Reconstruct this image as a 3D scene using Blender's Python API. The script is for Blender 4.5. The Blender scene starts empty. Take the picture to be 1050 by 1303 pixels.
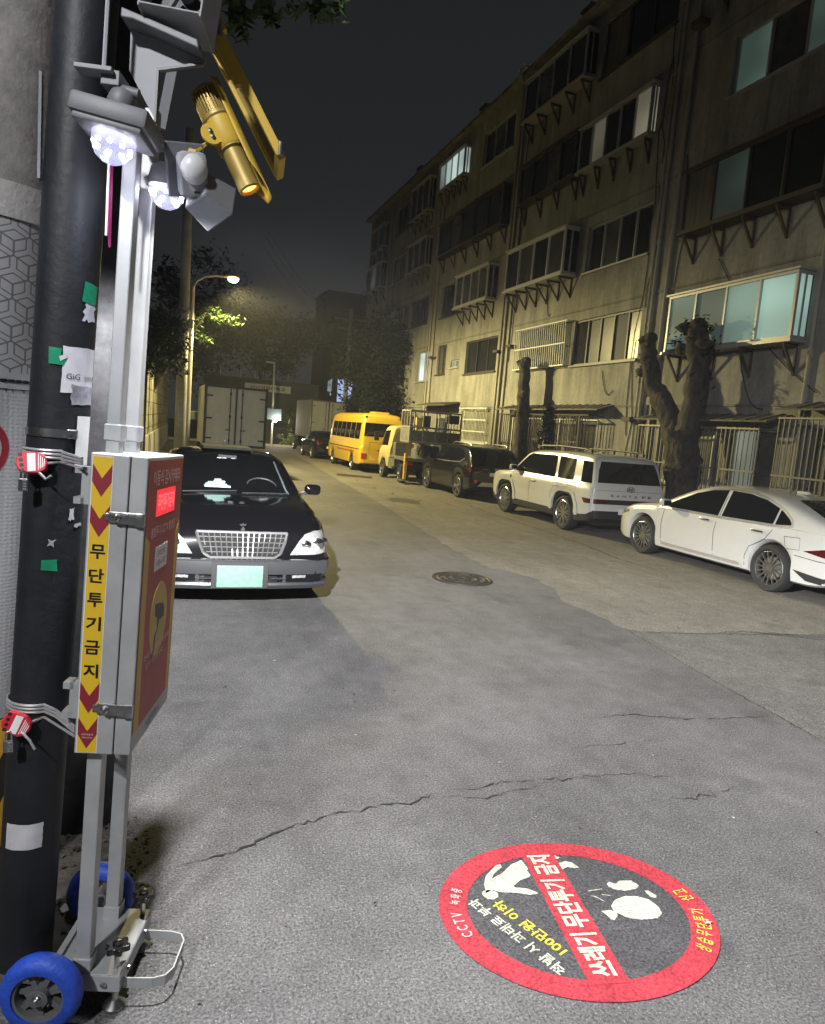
import bpy, bmesh, math, random
import numpy as np
from mathutils import Vector, Matrix, Euler
from mathutils.bvhtree import BVHTree
R = math.radians
random.seed(7)
scene = bpy.context.scene
COL = scene.collection

# ------------------------------------------------------------------ camera
def look():
    pi, ro, ya = 0.1173, 0.0821, 0.3462
    cy, sy = math.cos(ya), math.sin(ya)
    f = Vector((sy*math.cos(pi), cy*math.cos(pi), -math.sin(pi)))
    r = Vector((cy, -sy, 0)); u = r.cross(f)
    r2 = r*math.cos(ro)+u*math.sin(ro); u2 = -r*math.sin(ro)+u*math.cos(ro)
    m = Matrix((r2, u2, -f)).transposed().to_4x4()
    m.translation = Vector((0, 0, 1.92))
    return m
cd = bpy.data.cameras.new('camera'); cam = bpy.data.objects.new('camera', cd); COL.objects.link(cam)
cam.matrix_world = look()
cd.sensor_fit = 'HORIZONTAL'; cd.sensor_width = 36; cd.lens = 36*892/1050
cd.clip_start = .05; cd.clip_end = 800
scene.camera = cam

# ------------------------------------------------------------------ night sky
w = bpy.data.worlds.new('World'); scene.world = w; w.use_nodes = True
nt = w.node_tree; nt.nodes.clear()
out = nt.nodes.new('ShaderNodeOutputWorld')
sky = nt.nodes.new('ShaderNodeTexSky'); sky.sky_type = 'NISHITA'; sky.sun_disc = False
sky.sun_elevation = R(-8); sky.sun_rotation = R(200)
b1 = nt.nodes.new('ShaderNodeBackground'); b1.inputs[1].default_value = .05
b2 = nt.nodes.new('ShaderNodeBackground'); b2.inputs[0].default_value = (.0165, .0172, .0180, 1); b2.inputs[1].default_value = 1.0
g_ = nt.nodes.new('ShaderNodeTexCoord'); s_ = nt.nodes.new('ShaderNodeSeparateXYZ'); r_ = nt.nodes.new('ShaderNodeMapRange')
for i_, v_ in enumerate((0, .7, 1.35, .72)): r_.inputs[i_+1].default_value = v_
nt.links.new(g_.outputs['Generated'], s_.inputs[0]); nt.links.new(s_.outputs[2], r_.inputs[0]); nt.links.new(r_.outputs[0], b2.inputs[1])
ad = nt.nodes.new('ShaderNodeAddShader')
nt.links.new(sky.outputs[0], b1.inputs[0]); nt.links.new(b1.outputs[0], ad.inputs[0])
nt.links.new(b2.outputs[0], ad.inputs[1]); nt.links.new(ad.outputs[0], out.inputs[0])
scene.view_settings.view_transform = 'Standard'; scene.view_settings.look = 'None'
scene.view_settings.exposure = 0; scene.view_settings.gamma = 1
scene.cycles.max_bounces = 6; scene.cycles.caustics_reflective = False; scene.cycles.caustics_refractive = False
scene.cycles.use_denoising = True
scene.cycles.sample_clamp_indirect = 3

# light strengths (the lamps are placed with the things that carry them)
LED_W, ROAD_W, STREET_W, BACK_W, GATE_W = 70, 680, 5600, 1650, 200

def lamp(name, loc, watts, col, radius=.03, throw=None, up=None, aim=None, smooth=0, parent=None):
    """a real lamp with its own beam: throw = (floor, power) sends more light outwards than straight down, up = how the
    beam is cut off above the horizontal, aim = the side it faces, smooth = size of the glowing body for the fall-off"""
    l = bpy.data.lights.new(name, 'POINT'); l.energy = watts; l.color = col; l.shadow_soft_size = radius
    l.use_nodes = True; n = l.node_tree; n.nodes.clear()
    o = n.nodes.new('ShaderNodeOutputLight'); e = n.nodes.new('ShaderNodeEmission')
    g = n.nodes.new('ShaderNodeNewGeometry'); s = n.nodes.new('ShaderNodeSeparateXYZ'); n.links.new(g.outputs['Incoming'], s.inputs[0])
    f = n.nodes.new('ShaderNodeLightFalloff'); f.inputs['Strength'].default_value = 1; f.inputs['Smooth'].default_value = smooth
    val = f.outputs['Quadratic']
    def mul(a, b):
        m = n.nodes.new('ShaderNodeMath'); m.operation = 'MULTIPLY'; n.links.new(a, m.inputs[0]); n.links.new(b, m.inputs[1]); return m.outputs[0]
    def ramp(src, x0, x1, y0, y1):
        r = n.nodes.new('ShaderNodeMapRange'); r.interpolation_type = 'SMOOTHSTEP'
        for i, v in enumerate((x0, x1, y0, y1)): r.inputs[i+1].default_value = v
        n.links.new(src, r.inputs[0]); return r.outputs[0]
    if throw:
        ab = n.nodes.new('ShaderNodeMath'); ab.operation = 'ABSOLUTE'; n.links.new(s.outputs[2], ab.inputs[0])
        mx = n.nodes.new('ShaderNodeMath'); mx.operation = 'MAXIMUM'; mx.inputs[1].default_value = throw[0]; n.links.new(ab.outputs[0], mx.inputs[0])
        pw = n.nodes.new('ShaderNodeMath'); pw.operation = 'POWER'; pw.inputs[1].default_value = -throw[1]; n.links.new(mx.outputs[0], pw.inputs[0])
        val = mul(val, pw.outputs[0])
    if up: val = mul(val, ramp(s.outputs[2], *up))
    if aim:
        d = n.nodes.new('ShaderNodeVectorMath'); d.operation = 'DOT_PRODUCT'; n.links.new(g.outputs['Incoming'], d.inputs[0]); d.inputs[1].default_value = aim[0]
        val = mul(val, ramp(d.outputs['Value'], aim[1], aim[2], 0, 1))
    n.links.new(val, e.inputs[1]); n.links.new(e.outputs[0], o.inputs[0])
    ob = bpy.data.objects.new(name, l); COL.objects.link(ob); ob.location = loc
    if parent: ob.parent = parent; ob.matrix_parent_inverse = parent.matrix_basis.inverted()
    return ob

# ------------------------------------------------------------------ materials
MATS = {}
def mat(name, col, rough=.5, metal=0, var=.0, vscale=6, bump=0, bscale=60, bdist=.01, coat=0, emit=None, estr=0, spec=.5, rvar=.0, trans=0, alpha=1, stretch=(1,1,1)):
    if name in MATS: return MATS[name]
    m = bpy.data.materials.new(name); m.use_nodes = True; MATS[name] = m
    n = m.node_tree; p = n.nodes['Principled BSDF']
    c = (*col, 1)
    p.inputs['Base Color'].default_value = c; p.inputs['Roughness'].default_value = rough
    p.inputs['Metallic'].default_value = metal; p.inputs['Coat Weight'].default_value = coat
    p.inputs['Coat Roughness'].default_value = .03
    p.inputs['Specular IOR Level'].default_value = spec
    p.inputs['Transmission Weight'].default_value = trans; p.inputs['Alpha'].default_value = alpha
    if emit: p.inputs['Emission Color'].default_value = (*emit, 1); p.inputs['Emission Strength'].default_value = estr
    if var or bump or rvar:
        tc = n.nodes.new('ShaderNodeTexCoord'); mp = n.nodes.new('ShaderNodeMapping'); mp.inputs['Scale'].default_value = stretch
        n.links.new(tc.outputs['Object'], mp.inputs[0])
    if var or rvar:
        nz = n.nodes.new('ShaderNodeTexNoise'); nz.inputs['Scale'].default_value = vscale; nz.inputs['Detail'].default_value = 6; nz.inputs['Roughness'].default_value = .65
        n.links.new(mp.outputs[0], nz.inputs['Vector'])
    if var:
        mr = n.nodes.new('ShaderNodeMapRange'); mr.inputs[1].default_value = .3; mr.inputs[2].default_value = .7
        mr.inputs[3].default_value = 1-var; mr.inputs[4].default_value = 1+var
        n.links.new(nz.outputs[0], mr.inputs[0])
        mu = n.nodes.new('ShaderNodeMixRGB'); mu.blend_type = 'MULTIPLY'; mu.inputs[0].default_value = 1; mu.inputs[1].default_value = c
        n.links.new(mr.outputs[0], mu.inputs[2]); n.links.new(mu.outputs[0], p.inputs['Base Color'])
    if rvar:
        mr2 = n.nodes.new('ShaderNodeMapRange'); mr2.inputs[3].default_value = max(.02, rough-rvar); mr2.inputs[4].default_value = min(1, rough+rvar)
        n.links.new(nz.outputs[0], mr2.inputs[0]); n.links.new(mr2.outputs[0], p.inputs['Roughness'])
    if bump:
        nb = n.nodes.new('ShaderNodeTexNoise'); nb.inputs['Scale'].default_value = bscale; nb.inputs['Detail'].default_value = 4
        n.links.new(mp.outputs[0], nb.inputs['Vector'])
        bp = n.nodes.new('ShaderNodeBump'); bp.inputs['Strength'].default_value = bump; bp.inputs['Distance'].default_value = bdist
        n.links.new(nb.outputs[0], bp.inputs['Height']); n.links.new(bp.outputs[0], p.inputs['Normal'])
    return m

def asphalt(name, col, speck, grain=1.0, stain=.25, fine=95):
    m = bpy.data.materials.new(name); m.use_nodes = True; MATS[name] = m
    n = m.node_tree; p = n.nodes['Principled BSDF']; p.inputs['Roughness'].default_value = .8; p.inputs['Specular IOR Level'].default_value = .35
    tc = n.nodes.new('ShaderNodeTexCoord')
    def noise(s, d=4, r=.6):
        z = n.nodes.new('ShaderNodeTexNoise'); z.inputs['Scale'].default_value = s; z.inputs['Detail'].default_value = d; z.inputs['Roughness'].default_value = r
        n.links.new(tc.outputs['Object'], z.inputs['Vector']); return z
    def rng(src, a, b, c, d):
        z = n.nodes.new('ShaderNodeMapRange'); 
        for i, v in enumerate((a, b, c, d)): z.inputs[i+1].default_value = v
        n.links.new(src, z.inputs[0]); return z.outputs[0]
    def mul(c1, f):
        z = n.nodes.new('ShaderNodeMixRGB'); z.blend_type = 'MULTIPLY'; z.inputs[0].default_value = 1
        if isinstance(c1, tuple): z.inputs[1].default_value = (*c1, 1)
        else: n.links.new(c1, z.inputs[1])
        n.links.new(f, z.inputs[2]); return z.outputs[0]
    big = noise(.55, 6, .6); mid = noise(5, 8, .7); fin = noise(fine, 3, .7)
    c = mul(col, rng(big.outputs[0], .3, .7, 1-stain, 1+stain))
    c = mul(c, rng(mid.outputs[0], .3, .7, .80, 1.20))
    mp = n.nodes.new('ShaderNodeMapping'); mp.inputs['Scale'].default_value = (1.5, .10, 1); tr = noise(1.0, 5, .65); n.links.new(tc.outputs['Object'], mp.inputs[0]); n.links.new(mp.outputs[0], tr.inputs['Vector'])
    c = mul(c, rng(tr.outputs[0], .3, .7, .84, 1.14))
    bl = noise(1.7, 2, .5); c = mul(c, rng(bl.outputs[0], .62, .74, 1, .72))
    c = mul(c, rng(fin.outputs[0], .3, .7, 1-.75*grain, 1+.75*grain))
    vo = n.nodes.new('ShaderNodeTexVoronoi'); vo.inputs['Scale'].default_value = 120
    n.links.new(tc.outputs['Object'], vo.inputs['Vector'])
    sp = n.nodes.new('ShaderNodeSeparateColor'); n.links.new(vo.outputs['Color'], sp.inputs[0])
    pick = rng(sp.outputs[0], .80, 1.0, 0, .8); near = rng(vo.outputs['Distance'], .22, .42, 1, 0)
    mm = n.nodes.new('ShaderNodeMath'); mm.operation = 'MULTIPLY'; n.links.new(pick, mm.inputs[0]); n.links.new(near, mm.inputs[1])
    mx = n.nodes.new('ShaderNodeMixRGB'); mx.inputs[2].default_value = (*speck, 1); n.links.new(mm.outputs[0], mx.inputs[0]); n.links.new(c, mx.inputs[1])
    n.links.new(mx.outputs[0], p.inputs['Base Color'])
    bp = n.nodes.new('ShaderNodeBump'); bp.inputs['Strength'].default_value = .55; bp.inputs['Distance'].default_value = .006
    n.links.new(fin.outputs[0], bp.inputs['Height']); n.links.new(bp.outputs[0], p.inputs['Normal'])
    return m

def facade_mat(name, col):
    """painted render: rain streaks below sills, blotches, fine grain"""
    m = bpy.data.materials.new(name); m.use_nodes = True; MATS[name] = m
    n = m.node_tree; p = n.nodes['Principled BSDF']; p.inputs['Roughness'].default_value = .85; p.inputs['Specular IOR Level'].default_value = .2
    tc = n.nodes.new('ShaderNodeTexCoord')
    def noise(s, sc, d=5):
        mp = n.nodes.new('ShaderNodeMapping'); mp.inputs['Scale'].default_value = sc
        z = n.nodes.new('ShaderNodeTexNoise'); z.inputs['Scale'].default_value = s; z.inputs['Detail'].default_value = d; z.inputs['Roughness'].default_value = .65
        n.links.new(tc.outputs['Object'], mp.inputs[0]); n.links.new(mp.outputs[0], z.inputs['Vector']); return z.outputs[0]
    c = None
    for src, a, b, lo, hi in ((noise(2.4, (1, 1, .22)), .35, .62, .66, 1.08), (noise(.7, (1, 1, 1)), .3, .7, .80, 1.14), (noise(9, (1, 1, 1)), .3, .7, .86, 1.1), (noise(14, (1, 1, .05)), .45, .75, 1.03, .86)):
        r = n.nodes.new('ShaderNodeMapRange')
        for i, v in enumerate((a, b, lo, hi)): r.inputs[i+1].default_value = v
        n.links.new(src, r.inputs[0])
        z = n.nodes.new('ShaderNodeMixRGB'); z.blend_type = 'MULTIPLY'; z.inputs[0].default_value = 1
        if c is None: z.inputs[1].default_value = (*col, 1)
        else: n.links.new(c, z.inputs[1])
        n.links.new(r.outputs[0], z.inputs[2]); c = z.outputs[0]
    n.links.new(c, p.inputs['Base Color'])
    bp = n.nodes.new('ShaderNodeBump'); bp.inputs['Strength'].default_value = .3; bp.inputs['Distance'].default_value = .01
    n.links.new(noise(40, (1, 1, 1)), bp.inputs['Height']); n.links.new(bp.outputs[0], p.inputs['Normal'])
    return m

def wall_mat(name, col, bw, bh):
    m = bpy.data.materials.new(name); m.use_nodes = True; MATS[name] = m
    n = m.node_tree; p = n.nodes['Principled BSDF']; p.inputs['Roughness'].default_value = .9
    tc = n.nodes.new('ShaderNodeTexCoord'); mp = n.nodes.new('ShaderNodeMapping')
    mp.inputs['Rotation'].default_value = (R(90), 0, R(90))
    sx = n.nodes.new('ShaderNodeSeparateXYZ'); cx = n.nodes.new('ShaderNodeCombineXYZ')
    n.links.new(tc.outputs['Object'], sx.inputs[0]); n.links.new(sx.outputs[1], cx.inputs[0]); n.links.new(sx.outputs[2], cx.inputs[1])
    br = n.nodes.new('ShaderNodeTexBrick'); br.inputs['Scale'].default_value = 1; br.inputs['Brick Width'].default_value = bw; br.inputs['Row Height'].default_value = bh
    br.inputs['Mortar Size'].default_value = .018; br.inputs['Color1'].default_value = (*col, 1); br.inputs['Color2'].default_value = (col[0]*.75, col[1]*.75, col[2]*.75, 1)
    br.inputs['Mortar'].default_value = (col[0]*.3, col[1]*.3, col[2]*.3, 1)
    n.links.new(cx.outputs[0], br.inputs['Vector'])
    nz = n.nodes.new('ShaderNodeTexNoise'); nz.inputs['Scale'].default_value = 2.5; nz.inputs['Detail'].default_value = 8
    n.links.new(tc.outputs['Object'], nz.inputs['Vector'])
    r = n.nodes.new('ShaderNodeMapRange'); r.inputs[1].default_value = .3; r.inputs[2].default_value = .7; r.inputs[3].default_value = .55; r.inputs[4].default_value = 1.25
    n.links.new(nz.outputs[0], r.inputs[0])
    z = n.nodes.new('ShaderNodeMixRGB'); z.blend_type = 'MULTIPLY'; z.inputs[0].default_value = 1
    n.links.new(br.outputs[0], z.inputs[1]); n.links.new(r.outputs[0], z.inputs[2]); n.links.new(z.outputs[0], p.inputs['Base Color'])
    bp = n.nodes.new('ShaderNodeBump'); bp.inputs['Strength'].default_value = .7; bp.inputs['Distance'].default_value = .03; bp.invert = True
    n.links.new(br.outputs['Fac'], bp.inputs['Height']); n.links.new(bp.outputs[0], p.inputs['Normal'])
    return m

def sheet_mat():
    """embossed anti-poster sheet: woven hexagon pattern above, dimples below"""
    m = bpy.data.materials.new('embossed_sheet'); m.use_nodes = True
    n = m.node_tree; p = n.nodes['Principled BSDF']; p.inputs['Base Color'].default_value = (.33, .335, .35, 1); p.inputs['Roughness'].default_value = .55
    tc = n.nodes.new('ShaderNodeTexCoord'); sx = n.nodes.new('ShaderNodeSeparateXYZ'); n.links.new(tc.outputs['Object'], sx.inputs[0])
    at = n.nodes.new('ShaderNodeMath'); at.operation = 'ARCTAN2'; n.links.new(sx.outputs[1], at.inputs[0]); n.links.new(sx.outputs[0], at.inputs[1])
    def mth(op, a, b=None):
        z = n.nodes.new('ShaderNodeMath'); z.operation = op
        for i, v in enumerate((a, b)):
            if v is None: continue
            if isinstance(v, (int, float)): z.inputs[i].default_value = v
            else: n.links.new(v, z.inputs[i])
        return z.outputs[0]
    def vm(op, a_, *vals):
        z = n.nodes.new('ShaderNodeVectorMath'); z.operation = op; n.links.new(a_, z.inputs[0])
        for i, v_ in enumerate(vals):
            if isinstance(v_, tuple): z.inputs[i+1].default_value = v_
            else: n.links.new(v_, z.inputs[i+1])
        return z
    cs = n.nodes.new('ShaderNodeCombineXYZ'); n.links.new(mth('MULTIPLY', at.outputs[0], .272/.082), cs.inputs[0]); n.links.new(mth('MULTIPLY', sx.outputs[2], 1/.082), cs.inputs[1])
    hx, hy = .5, .8660254
    wa = vm('WRAP', cs.outputs[0], (hx, hy, 1), (-hx, -hy, -1)).outputs[0]
    wb_ = vm('WRAP', vm('ADD', cs.outputs[0], (hx, hy, 0)).outputs[0], (hx, hy, 1), (-hx, -hy, -1)).outputs[0]
    near = mth('LESS_THAN', vm('LENGTH', wa).outputs['Value'], vm('LENGTH', wb_).outputs['Value'])
    mixv = n.nodes.new('ShaderNodeMix'); mixv.data_type = 'VECTOR'; n.links.new(near, mixv.inputs[0]); n.links.new(wb_, mixv.inputs[4]); n.links.new(wa, mixv.inputs[5])
    gx = n.nodes.new('ShaderNodeSeparateXYZ'); n.links.new(mixv.outputs[1], gx.inputs[0]); X_, Y_ = gx.outputs[0], gx.outputs[1]
    ax_ = mth('ABSOLUTE', X_); ay_ = mth('ABSOLUTE', Y_)
    edge = mth('SUBTRACT', .5, mth('MAXIMUM', ax_, mth('ADD', mth('MULTIPLY', ax_, .5), mth('MULTIPLY', ay_, .866))))
    pat = mth('LESS_THAN', edge, .035)
    for k in range(3):
        ca, sa = math.cos(R(90+120*k)), math.sin(R(90+120*k))
        for off_ in (.11, -.11):
            perp = mth('ABSOLUTE', mth('ADD', mth('SUBTRACT', mth('MULTIPLY', X_, sa), mth('MULTIPLY', Y_, ca)), off_)); dot = mth('ADD', mth('MULTIPLY', X_, ca), mth('MULTIPLY', Y_, sa))
            pat = mth('MAXIMUM', pat, mth('MULTIPLY', mth('LESS_THAN', perp, .025), mth('GREATER_THAN', dot, .05)))
    d = n.nodes.new('ShaderNodeTexVoronoi'); d.inputs['Scale'].default_value = 75; d.inputs['Randomness'].default_value = .25; n.links.new(tc.outputs['Object'], d.inputs['Vector'])
    dm = mth('MULTIPLY', d.outputs['Distance'], .8)
    up = mth('GREATER_THAN', sx.outputs[2], 1.93)
    dm = mth('MULTIPLY', dm, mth('SUBTRACT', 1, mth('MULTIPLY', up, .85)))
    h = mth('ADD', mth('MULTIPLY', mth('MULTIPLY', pat, -1.2), up), mth('MULTIPLY', dm, -.6))
    gm = n.nodes.new('ShaderNodeMixRGB'); gm.inputs[1].default_value = (.33, .335, .35, 1); gm.inputs[2].default_value = (.13, .13, .135, 1)
    n.links.new(mth('MULTIPLY', pat, up), gm.inputs[0]); n.links.new(gm.outputs[0], p.inputs['Base Color'])
    bp = n.nodes.new('ShaderNodeBump'); bp.inputs['Strength'].default_value = .6; bp.inputs['Distance'].default_value = .006
    n.links.new(h, bp.inputs['Height']); n.links.new(bp.outputs[0], p.inputs['Normal'])
    return m

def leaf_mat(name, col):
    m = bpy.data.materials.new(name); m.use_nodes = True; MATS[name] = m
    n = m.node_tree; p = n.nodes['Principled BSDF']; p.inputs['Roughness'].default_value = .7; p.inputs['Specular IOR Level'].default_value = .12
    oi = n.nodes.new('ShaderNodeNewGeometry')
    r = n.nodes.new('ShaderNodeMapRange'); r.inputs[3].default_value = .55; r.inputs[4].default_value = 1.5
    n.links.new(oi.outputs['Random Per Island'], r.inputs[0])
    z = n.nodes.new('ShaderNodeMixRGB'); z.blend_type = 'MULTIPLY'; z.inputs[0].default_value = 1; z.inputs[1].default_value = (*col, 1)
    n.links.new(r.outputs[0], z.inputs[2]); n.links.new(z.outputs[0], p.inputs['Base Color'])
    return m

M = dict(
 black_paint=mat('black_paint', (.004, .004, .005), .10, coat=.5, spec=.3),
 dark_paint=mat('dark_paint', (.006, .0065, .008), .2, coat=.4, spec=.25),
 white_paint=mat('white_paint', (.50, .50, .48), .3, coat=.9, var=.04, vscale=3),
 cream_paint=mat('cream_paint', (.47, .40, .18), .4, coat=.4, var=.12, vscale=5),
 bus_paint=mat('bus_paint', (.58, .385, .035), .35, coat=.7, var=.06, vscale=4),
 glass=mat('tinted_glass', (.004, .0045, .005), .06, spec=.6),
 chrome=mat('chrome', (.7, .7, .7), .12, 1),
 dullchrome=mat('dull_chrome', (.45, .45, .44), .28, 1),
 grillechrome=mat('grille_chrome', (.34, .34, .34), .28, .8),
 softchrome=mat('trim_chrome', (.62, .60, .55), .3, .6),
 rim=mat('alloy_rim', (.42, .42, .42), .28, .95),
 tyre=mat('tyre_rubber', (.014, .014, .014), .8, bump=.3, bscale=80),
 plastic=mat('black_plastic', (.018, .018, .019), .55, bump=.15, bscale=300),
 under=mat('underbody', (.005, .005, .005), .95),
 tail=mat('tail_lamp_red', (.32, .008, .01), .12, coat=1),
 darktail=mat('dark_red_lamp', (.07, .004, .005), .1, coat=1),
 lens=mat('lamp_lens', (.20, .20, .20), .1, coat=1, var=.35, vscale=22, rvar=.08),
 plate_g=mat('green_plate', (.13, .24, .185), .5, var=.25, vscale=22),
 plate_w=mat('white_plate', (.62, .62, .6), .5, var=.12, vscale=22),
 silver=mat('silver_powder_coat', (.43, .44, .445), .46, .3, var=.13, vscale=7, bump=.12, bscale=500, rvar=.08),
 steel=mat('steel', (.52, .52, .52), .3, 1, rvar=.12, vscale=30),
 grey_plastic=mat('grey_plastic', (.15, .155, .17), .5, bump=.1, bscale=300),
 pale_plastic=mat('pale_plastic', (.34, .35, .37), .65, spec=.15, var=.06),
 yellow=mat('yellow_coat', (.58, .39, .05), .5, var=.06, vscale=12, bump=.08, bscale=400),
 yellow_dull=mat('yellow_metal', (.36, .26, .07), .5, .35, rvar=.1, vscale=20),
 blue=mat('blue_rubber', (.018, .07, .46), .55, var=.35, vscale=16, bump=.35, bscale=70),
 st_yellow=mat('sticker_yellow', (.70, .46, .02), .5),
 st_maroon=mat('sticker_maroon', (.24, .018, .03), .5),
 st_red=mat('panel_red', (.36, .05, .045), .5, var=.06, vscale=10),
 st_ochre=mat('panel_ochre', (.54, .36, .08), .5),
 st_white=mat('sticker_white', (.7, .7, .7), .5),
 ink=mat('black_ink', (.008, .008, .008), .5),
 pinkink=mat('pale_ink', (.75, .55, .52), .5),
 led_red=mat('led_panel_red', (.3, .01, .02), .4, emit=(1, .02, .05), estr=.85),
 led_text=mat('led_text_red', (.5, .1, .1), .4, emit=(1, .12, .13), estr=1.3),
 pole_wrap=mat('dark_pole_wrap', (.015, .0165, .020), .55, spec=.35, var=.25, vscale=5, bump=.25, bscale=30, rvar=.12),
 pole_rubber=mat('black_rubber_wrap', (.014, .014, .015), .9, spec=.1, var=.5, vscale=9, bump=.4, bscale=25),
 concrete=mat('rough_concrete', (.22, .21, .205), .9, var=.25, vscale=14, bump=.25, bscale=55),
 concrete_pale=mat('pale_concrete', (.28, .275, .26), .85, var=.2, vscale=4, bump=.5, bscale=30),
 hazard_y=mat('hazard_yellow', (.62, .36, .03), .5, var=.1), hazard_k=mat('hazard_black', (.012, .012, .012), .6, var=.2),
 red_plastic=mat('red_plastic', (.52, .02, .035), .35, coat=.3),
 cable=mat('plastic_coated_cable', (.45, .46, .46), .35, .4),
 paper=mat('torn_paper', (.55, .55, .58), .8, var=.15, vscale=12), paper_dirty=mat('soiled_paper', (.36, .36, .40), .8, var=.6, vscale=9),
 green_tape=mat('green_tape', (.01, .24, .12), .4, var=.2, vscale=30),
 iron=mat('cast_iron', (.055, .05, .045), .55, .6, var=.3, vscale=25),
 facade=facade_mat('stained_render', (.222, .22, .198)),
 facade_dark=facade_mat('stained_render_grey', (.17, .168, .15)),
 alu=mat('window_aluminium', (.34, .34, .33), .45, .3), brown=mat('dark_window_frame', (.045, .038, .03), .5),
 whiteframe=mat('white_window_frame', (.52, .53, .50), .45),
 pane=mat('dark_pane', (.012, .013, .012), .12, var=.6, vscale=1.5, spec=.4),
 pane_curtain=mat('half_drawn_curtain', (.075, .072, .06), .5, var=.5, vscale=5, spec=.3, stretch=(1, 3, .15)), pane3=mat('curtained_pane', (.15, .145, .115), .4, var=.35, vscale=2.5, spec=.3), pane2=mat('grey_pane', (.05, .052, .045), .25, var=.5, vscale=1.5, spec=.4),
 rust=mat('rusty_bracket', (.05, .035, .025), .8, var=.4), pipe=mat('drain_pipe', (.24, .225, .18), .7, var=.2, stretch=(1, 1, .2)),
 bars=mat('grille_bar', (.13, .125, .10), .5, .2), canopy=mat('canopy_sheet', (.10, .09, .07), .8, var=.4),
 bark=mat('rough_bark', (.038, .031, .023), .95, var=.85, vscale=9, bump=1, bscale=9, bdist=.07, stretch=(1, 1, .45)),
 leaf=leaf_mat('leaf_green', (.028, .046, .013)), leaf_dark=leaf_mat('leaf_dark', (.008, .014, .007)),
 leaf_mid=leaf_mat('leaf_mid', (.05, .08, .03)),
 truckbox=mat('truck_box_panel', (.52, .51, .42), .5, var=.1, vscale=3), truckgrey=mat('truck_box_grey', (.11, .115, .12), .85, var=.12),
 truckframe=mat('truck_door_frame', (.03, .03, .028), .5, .4), cage=mat('cage_tube', (.34, .33, .27), .5, .2, var=.25, vscale=8), trucksteel=mat('weathered_steel', (.20, .19, .165), .5, .5, var=.3, vscale=10),
 lampglow=mat('street_lamp_lens', (1, .8, .5), .3, emit=(1, .48, .10), estr=34),
 ledglow=mat('led_chip', (1, 1, 1), .3, emit=(.86, .84, 1), estr=90),
 dome=mat('clear_dome', (.10, .10, .14), .08, emit=(.66, .68, 1), estr=.75, alpha=.6),
 projglow=mat('projector_lens', (1, .5, .2), .2, emit=(1, .42, .10), estr=3.2),
 smallglow=mat('gate_lamp', (1, .8, .5), .3, emit=(1, .85, .55), estr=14),
 farwall=mat('far_building_wall', (.07, .072, .075), .9, var=.25, vscale=.6), farsign=mat('pale_sign_board', (.75, .75, .72), .7),
 bluesign=mat('blue_sign', (.05, .08, .12), .6), polewhite=mat('galvanised_pole', (.38, .39, .37), .5, .2),
)
def lit(name, col, s):
    """a lit room behind glass: brightness changes with curtains and furniture"""
    if name in MATS: return MATS[name]
    m = bpy.data.materials.new(name); m.use_nodes = True; MATS[name] = m
    n = m.node_tree; p = n.nodes['Principled BSDF']; p.inputs['Base Color'].default_value = (.03, .03, .03, 1); p.inputs['Roughness'].default_value = .55; p.inputs['Specular IOR Level'].default_value = .15
    tc = n.nodes.new('ShaderNodeTexCoord'); mp = n.nodes.new('ShaderNodeMapping'); mp.inputs['Scale'].default_value = (.6, .6, 1.3)
    nz = n.nodes.new('ShaderNodeTexNoise'); nz.inputs['Scale'].default_value = .7; nz.inputs['Detail'].default_value = 0
    n.links.new(tc.outputs['Object'], mp.inputs[0]); n.links.new(mp.outputs[0], nz.inputs['Vector'])
    r = n.nodes.new('ShaderNodeMapRange'); r.inputs[1].default_value = .35; r.inputs[2].default_value = .65; r.inputs[3].default_value = s*.55; r.inputs[4].default_value = s*1.25
    n.links.new(nz.outputs[0], r.inputs[0]); p.inputs['Emission Color'].default_value = (*col, 1); n.links.new(r.outputs[0], p.inputs['Emission Strength'])
    return m
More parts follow.
